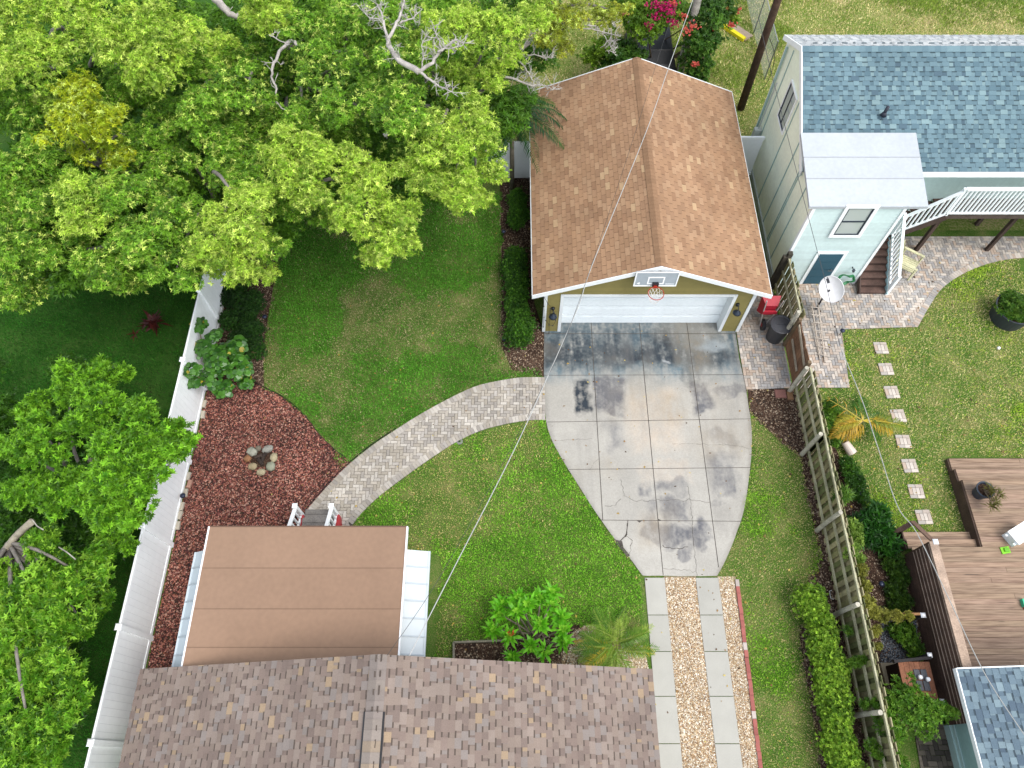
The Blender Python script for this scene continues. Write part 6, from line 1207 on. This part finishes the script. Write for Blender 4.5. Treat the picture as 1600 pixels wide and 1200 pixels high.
# lower left tree and its fellow
BG = [S(84, 150, 26, .6), S(140, 200, 52, .72), S(60, 116, 24, .52)]
TB = dict(lsize=.12, lw=.045, dens=75, n=8, droop=.05, flat=.6, trunk_r=.14)
tree('bright green shrubby tree leaning over the white fence at the left', (-12.2, 6.6), [(115, 600, 3.2, .55, BG), (175, 585, 3.3, .45, BG), (150, 650, 3.9, .7, BG), (215, 670, 4.1, .7, BG), (265, 690, 3.9, .55, BG), (180, 720, 4.2, .75, BG), (230, 740, 4.0, .55, BG), (90, 690, 3.6, .7, BG), (215, 790, 3.6, .5, BG), (165, 800, 3.7, .5, BG), (60, 770, 3.0, .6, BG), (120, 770, 3.2, .6, BG), (285, 700, 3.4, .25, BG), (30, 700, 2.4, .5, BG), (185, 835, 2.8, .45, BG), (60, 640, 2.4, .5, BG)], tips=.35, tipcol=S(160, 222, 60, .75), group='bushy trees on the far side of the white fence', **TB)
tree('bushy green tree with a pale leaning trunk at the left edge', (-13.6, 4.0), [(75, 870, 3.0, .6, BG), (140, 905, 3.0, .6, BG), (60, 940, 3.3, .7, BG), (110, 960, 3.2, .6, BG), (15, 1000, 3.3, .7, BG), (75, 1030, 3.1, .65, BG), (25, 1090, 3.0, .7, BG), (90, 1110, 2.8, .6, BG), (50, 1170, 2.8, .6, BG), (130, 980, 2.6, .4, BG), (10, 920, 2.8, .6, BG), (155, 935, 2.4, .35, BG), (115, 1060, 2.4, .4, BG)], tips=.3, tipcol=S(170, 220, 70, .75), group='bushy trees on the far side of the white fence', hub=G(15, 850, 2.6), **TB)
t = thing('tree_limb', 'thick pale bare limb crossing the left edge between the two bushy trees', 'branch', G(0, 870, 2.4)); mb = MB(S(176, 166, 146, .62)); mb.tube(smooth([G(-60, 930, 1.8), G(0, 868, 2.6), G(25, 838, 3.0), G(50, 815, 3.4)], 4), .085, 10); mb.build('limb', M['bark'], t, smooth=True)
mb = MB(S(190, 184, 172, .62)); mb.tube([G(50, 812, 3.4), G(58, 822, 3.3), G(68, 828, 3.3)], .015, 5); mb.build('twig', M['bark'], t); mb = MB(S(190, 184, 172, .62)); mb.tube([G(92, 855, 3.2), G(105, 863, 3.3), G(118, 874, 3.3)], .015, 5); mb.build('twig', M['bark'], t)
# sea grape by the fence: big round leaves
p = G(345, 600); t = thing('sea_grape', 'shrub with big round leaves leaning on the white fence', 'shrub', (p[0], p[1], 0)); lv = Leaves(); mb = MB(S(120, 100, 80, .55)); SG = [S(56, 112, 40, .55), S(100, 160, 56, .65), S(60, 104, 48, .55)]
for x, y, z, r in ((345, 560, 1.0, .5), (375, 575, .9, .45), (330, 590, .8, .4), (370, 540, .8, .35), (320, 545, 1.2, .35), (312, 510, 1.5, .28), (300, 580, 1.6, .25), (350, 610, .6, .35), (305, 598, 1.2, .22), (335, 525, 1.2, .25), (385, 600, .5, .25)):
    c = G(x, y, z); bough(mb, (p[0], p[1], 0), c, .03, .012, S(120, 100, 80, .55)); N = int(190 * r * r * 4); d = rng.normal(0, 1, (N, 3)); d[:, 2] = np.abs(d[:, 2]) * .9; d /= np.linalg.norm(d, axis=1, keepdims=True); P_ = np.array(c) + d * r * rng.uniform(.5, 1, (N, 1)) * [1, 1, .7]
    a = rng.uniform(0, 6.283, N); L_ = rng.uniform(.1, .19, N); col = lerp(np.array(SG[0]), np.array(SG[1]), rng.uniform(0, 1, (N, 1))); yk = rng.uniform(0, 1, N) < .025; col[yk] = S(196, 180, 60, .65)
    nn = d * .5 + [0, 0, .9] + rng.normal(0, .3, (N, 3)); nn /= np.linalg.norm(nn, axis=1, keepdims=True); u = np.cross(nn, rng.normal(0, 1, (N, 3))); u /= np.linalg.norm(u, axis=1, keepdims=True); v = np.cross(nn, u)
    K8 = 8; ang = np.arange(K8) * 2 * math.pi / K8; V_ = P_[:, None] + (u[:, None] * np.cos(ang)[None, :, None] + v[:, None] * np.sin(ang)[None, :, None]) * (L_ / 1.9)[:, None, None] + nn[:, None] * (np.cos(2 * ang) * .012)[None, :, None]
    if 'SGV' not in globals(): SGV = []; SGC = []
    SGV.append(V_.reshape(-1, 3)); SGC.append(col)
V_ = np.concatenate(SGV); npmesh('foliage', V_, np.arange(len(V_)).reshape(-1, 8), np.concatenate(SGC), mat('waxy_leaf', rough=.3, var=0, bump=0, spec=.5, trans=.2), t); mb.build('stem', M['bark'], t, smooth=True)
# hedges (clipped): box of leaves along a line
def hedge(label, pts, r, hgt, pal, L_=.055, W_=.03, dens=560, group=None, name='hedge', cat='hedge'):
    t = thing(name, label, cat, (pts[0][0], pts[0][1], 0), group); lv = Leaves(); mb = MB(S(90, 76, 60, .5)); P_ = [np.array(p[:2]) for p in pts]
    seg = [np.linalg.norm(b - a) for a, b in zip(P_[:-1], P_[1:])]; s = np.concatenate([[0], np.cumsum(seg)]); n = int(s[-1] / .3) + 1
    for i in range(n + 1):
        q_ = s[-1] * i / n; x = np.interp(q_, s, [p[0] for p in P_]); y = np.interp(q_, s, [p[1] for p in P_]); rr = r * rng.uniform(.85, 1.12)
        clump(lv, (x + rng.normal(0, .04), y, hgt * .55), rr, dens, L_, W_, pal, n=6, flat=hgt * .5 / rr, droop=.0, lump=.14, tips=.2, tipcol=tuple(np.array(pal[1]) * 1.15)); mb.tube([(x, y, 0), (x, y, hgt * .6)], .02, 5)
    lv.build('foliage', t); mb.build('stem', M['bark'], t)
HB = [S(60, 118, 28, .55), S(104, 160, 46, .65), S(44, 92, 26, .5)]
hedge('clipped dark green boxwood at the far end of the bed beside the garage', [G(807, 345, .45), G(808, 312, .45)], .3, .8, HB, group='clipped shrubs beside the garage')
hedge('long clipped green boxwood along the lower left wall of the garage', [G(806, 405, .45), G(806, 440, .45), G(808, 480, .45), G(812, 522, .45)], .38, .8, HB, group='clipped shrubs beside the garage')
hedge('long yellow green hedge along the foot of the wooden fence', [(7.95, 4.0), (8.1, 3.0), (8.1, 2.0), (8.0, 1.0), (8.0, 0), (8.0, -1.2)], .37, .85, [S(100, 150, 34, .8), S(168, 204, 70, .9), S(84, 128, 32, .7)], L_=.06, W_=.03, dens=420)
lv = Leaves()
for x, y in ((370, 470), (385, 490), (362, 500), (392, 515), (378, 530), (395, 470), (372, 445), (350, 460), (398, 545)): clump(lv, G(x, y, .2), .38, 330, .055, .032, [S(44, 92, 32, .55), S(84, 136, 50, .62), S(36, 72, 28, .5)], n=6, flat=.55, droop=0)
lv.build('ground_cover', label='low dark green ground cover between the white fence and the leaf litter', kind='stuff')
# plumeria rosettes
p = G(838, 1000); t = thing('plumeria', 'bushy plant of bright green leaf rosettes with red buds beside the house', 'shrub', (p[0], p[1], 0)); lv = Leaves(); mb = MB(S(150, 140, 120, .6)); fl = Leaves()
for x, y, z in ((810, 935, 1.1), (808, 955, 1.2), (860, 945, 1.0), (843, 935, .9), (780, 960, .9), (770, 985, .8), (795, 995, 1.0), (845, 975, 1.2), (830, 1010, 1.0), (880, 985, .8), (880, 1003, .7), (850, 1020, .8), (800, 1028, .7), (875, 965, .8), (825, 945, 1.25), (862, 925, .8), (785, 945, .8)):
    c = np.array(G(x, y, z)); bough(mb, (p[0] + rng.normal(0, .1), p[1] + rng.normal(0, .08), 0), c, .028, .02, S(150, 140, 120, .6))
    for k, (sp, L_) in enumerate(((1.3, .33), (.95, .29), (.5, .2))): lv.sprigs(np.array([c + [0, 0, .03 * k]]), np.array([[rng.normal(0, .15), rng.normal(0, .15), 1]]), 12 - 2 * k, L_, .085, np.array([S(120, 196, 40, .95), S(104, 180, 36, .9), S(160, 216, 70, .95)][k]), spread=sp, droop=.04, colvar=.15, bend=.25, mid=.6)
c = G(795, 990, 1.1); fl.sprigs(np.array([c, (c[0] + .08, c[1] - .02, c[2])]), np.array([[0, 0, 1.0]] * 2), 5, .14, .04, np.array(S(220, 70, 60, .7)), spread=.5)
fl.build('flower_bud', t, M['flower']); lv.build('foliage', t); mb.build('stem', M['bark'], t, smooth=True)
# areca palm
p = G(955, 1010); t = thing('areca_palm', 'feathery light green palm clump beside the driveway strip', 'palm', (p[0], p[1], 0)); lv = Leaves(); fm = MB()
for k in range(44):
    a = rng.uniform(0, 6.283); L_ = rng.uniform(.7, 1.25); c_ = [S(150, 190, 60, .66), S(120, 170, 46, .62), S(176, 200, 84, .7), S(100, 150, 44, .6)][k % 4]; c_ = S(220, 196, 60, .7) if k in (3, 17, 30) else c_
    b_ = (p[0] + rng.normal(0, .12), p[1] + rng.normal(0, .08), .1); frond(lv, fm, b_, a, L_, rng.uniform(.7, 1.3), rng.uniform(.3, .7), 22, .24, .02, c_, S(170, 190, 80, .66), rr=.01)
fm.build('frond_stem', M['paint'], t); lv.build('frond', t)
# bougainvillea mound behind the garage
def flowers(lv, pts, col, n=26, s=.07):
    for x, y, z, r in pts:
        c = np.array(G(x, y, z)); N = n; P_ = c + rng.normal(0, r, (N, 3)) * [1, 1, .6]; lv.sprigs(P_, rng.normal(0, .4, (N, 3)) + [0, 0, 1], 4, s, s * .8, np.array(col), spread=.9, droop=0, colvar=.25, mid=.5)
t = thing('bougainvillea', 'sprawling flowering vine with magenta and coral blossoms behind the garage', 'vine', (6.0, 25.6, 0)); lv = Leaves(); mb = MB(S(120, 100, 80, .55)); BV = [S(70, 124, 40, .55), S(120, 168, 60, .65), S(56, 100, 36, .5)]; BY = [S(110, 160, 40, .6), S(160, 196, 60, .7), S(90, 140, 40, .55)]
for x, y, z, r, c_ in ((985, 20, 3.0, .8, BY), (1010, 45, 2.8, .6, BY), (1030, 15, 3.0, .8, BY), (1050, 20, 2.2, .5, BV), (1082, 60, 1.6, .3, BV), (1100, 25, 2.8, .7, BV), (1120, 15, 2.6, .6, BV), (1095, 70, 2.3, .6, BV), (1090, 100, 1.6, .55, BV), (1110, 60, 2.2, .4, BV), (975, 85, 1.8, .6, BV), (945, 75, 1.8, .45, BY), (960, 100, 1.3, .5, BV), (925, 90, 1.3, .4, BY), (1085, 125, 1.2, .4, BV), (1135, 30, 2.2, .4, BY)):
    c = G(x, y, z); clump(lv, c, r, 62, .13, .07, c_, n=6, droop=.15, flat=.7); bough(mb, (6.0 + rng.normal(0, .5), 25.6, 0), c, .04, .015, S(120, 100, 80, .55))
lv.build('foliage', t); mb.build('stem', M['bark'], t)
fl = Leaves(); flowers(fl, [(1020, 5, 3.6, .12), (1030, 12, 3.5, .12), (1042, 15, 3.5, .16), (1045, 22, 3.4, .12), (1024, 26, 3.3, .1), (975, 19, 3.6, .07), (1053, 35, 3.1, .1), (1015, 40, 3.2, .08), (1036, 8, 3.6, .12), (1050, 8, 3.5, .1)], S(206, 30, 110, .7)); fl.build('magenta_flowers', t, M['flower'])
fl = Leaves(); flowers(fl, [(1070, 48, 3.0, .12), (1082, 43, 3.0, .1), (1068, 26, 3.2, .07), (1113, 46, 2.6, .06), (1154, 18, 2.6, .08), (1145, 39, 2.5, .08), (1085, 101, 2.0, .06), (1052, 5, 3.6, .08), (1133, 15, 2.8, .05), (1106, 20, 3.1, .05)], S(236, 110, 96, .72), 18); fl.build('coral_flowers', t, M['flower'])
# red cordyline, vine clumps, ferns along the fence
p = G(247, 512); t = thing('red_cordyline', 'dark red strappy plant growing in the shade left of the white fence', 'plant', (p[0], p[1], 0)); lv = Leaves(); lv.sprigs(np.array([(p[0], p[1], .35), (p[0] + .1, p[1], .45), (p[0] - .1, p[1] - .05, .4)]), np.array([[0, 0, 1.0]] * 3), 13, .42, .09, np.array(S(110, 44, 40, .55)), spread=1.1, droop=.25); lv.sprigs(np.array([(p[0] - .55, p[1] - .4, .25)]), np.array([[0, 0, 1.0]]), 9, .25, .05, np.array(S(120, 50, 40, .55)), spread=1.0, droop=.2); lv.build('foliage', t)
mb = MB(S(80, 60, 50, .5)); mb.tube([(p[0], p[1], 0), (p[0], p[1], .4)], .03, 6); mb.build('stem', M['bark'], t)
def bush(label, cl, L_, W_, dens, pal, name='bush', cat='plant', n=6, droop=.1, flat=.6, group=None, spread=.95, **k):
    c0 = G(cl[0][0], cl[0][1], 0); t = thing(name, label, cat, c0, group); lv = Leaves(); mb = MB(S(110, 92, 70, .55))
    for x, y, z, r in cl: c = G(x, y, z); clump(lv, c, r, dens, L_, W_, pal, n=n, droop=droop, flat=flat, spread=spread); bough(mb, (c[0], c[1], 0), c, .015, .006, S(110, 92, 70, .55))
    lv.build('foliage', t); mb.build('stem', M['bark'], t)
VP = [S(80, 136, 34, .58), S(140, 184, 60, .68), S(70, 116, 34, .55)]
bush('leafy green shrub against the wooden fence beside the yellow palm', [(1296, 640, .6, .28), (1290, 660, .7, .22), (1306, 655, .4, .25), (1300, 685, .5, .22)], .09, .05, 240, VP)
bush('low green shrub along the fence below the white pot', [(1322, 725, .3, .22), (1330, 740, .3, .25), (1338, 755, .3, .25), (1345, 775, .2, .22)], .08, .04, 240, [S(60, 116, 30, .55), S(104, 156, 46, .62), S(50, 96, 28, .5)])
bush('bright fern tuft growing over the top of the wooden fence', [(1317, 773, 1.3, .18)], .2, .03, 200, VP)
bush('deep green split leaf plant between the wooden fence and the deck steps', [(1362, 815, .5, .3), (1378, 830, .5, .28), (1355, 835, .6, .28), (1372, 805, .4, .25), (1385, 850, .3, .25), (1345, 820, .6, .2)], .24, .07, 75, [S(40, 100, 30, .52), S(76, 140, 40, .6), S(40, 90, 30, .5)], droop=.25)
bush('light green vine hanging over the wooden fence above the garden light', [(1333, 822, 1.2, .2), (1338, 840, 1.2, .18), (1330, 865, 1.4, .15), (1342, 875, 1.3, .15), (1335, 855, 1.3, .12)], .09, .045, 170, [S(120, 160, 60, .62), S(170, 200, 84, .7), S(110, 150, 50, .6)])
bush('yellowish creeper climbing the wooden fence and the short low fence', [(1347, 890, 1.4, .14), (1352, 915, 1.4, .14), (1355, 940, 1.4, .16), (1363, 955, 1.3, .18), (1380, 962, 1.0, .16), (1400, 963, 1.0, .14), (1420, 963, .95, .12), (1345, 905, 1.2, .1), (1368, 985, 1.2, .12), (1372, 1010, 1.1, .08)], .07, .035, 300, [S(150, 150, 56, .62), S(190, 190, 84, .68), S(120, 130, 46, .58)])
bush('low green plant in the slate gravel beside the slatted screen', [(1412, 990, .2, .3), (1425, 1010, .15, .22), (1430, 1018, .15, .2)], .08, .04, 200, VP)
bush('green weeds in the bed left of the slatted screen', [(1395, 880, .15, .3), (1405, 900, .15, .3), (1400, 925, .12, .28), (1412, 940, .12, .22), (1388, 860, .15, .22), (1398, 950, .1, .22)], .08, .03, 190, [S(64, 108, 34, .55), S(110, 150, 50, .6), S(60, 96, 34, .5)])
bush('large sprawling jasmine vine over the storage bench and fence', [(1395, 1105, 1.2, .35), (1420, 1110, 1.3, .35), (1450, 1110, 1.2, .32), (1385, 1125, 1.1, .3), (1475, 1110, 1.1, .2), (1410, 1080, 1.2, .18), (1430, 1085, 1.3, .2), (1425, 1060, 1.4, .1), (1440, 1135, 1.0, .28), (1400, 1140, 1.0, .25), (1395, 1170, .9, .15), (1408, 1190, .9, .15), (1490, 1115, 1.3, .12), (1375, 1100, 1.2, .16), (1400, 1065, 1.2, .1)], .085, .035, 120, [S(90, 150, 36, .6), S(150, 196, 66, .7), S(84, 130, 40, .58)])
bush('small green shoots growing through the lower part of the wooden fence', [(1325, 985, .9, .1), (1335, 1035, 1.0, .12), (1348, 1030, 1.1, .1), (1353, 1100, 1.0, .12), (1362, 1165, 1.0, .14), (1370, 1178, 1.0, .12), (1380, 1190, .9, .1), (1330, 905, .9, .08), (1305, 690, .7, .1)], .09, .035, 190, VP)

# fallen leaves and litter, here and there on lawns and slabs
fl_p = [S(150, 116, 70, .7), S(180, 150, 70, .75), S(112, 84, 58, .6), S(196, 176, 96, .75), S(90, 66, 46, .6)]
chips('fallen_leaves', [(-8, 5), (8.5, -1), (8.6, 12), (0.5, 17), (-8, 17)], 2.6, .026, fl_p, M['pebble'], z=.03, flat=.18, label='scattered fallen leaves on the lawn, path and driveway', edge=.3)
chips('fallen_leaves', [(9, 6), (17, 8.4), (17, 16), (9, 15)], 4, .03, fl_p, M['pebble'], z=.04, flat=.18, label='scattered fallen leaves on the neighbour lawn and patio', edge=.3)
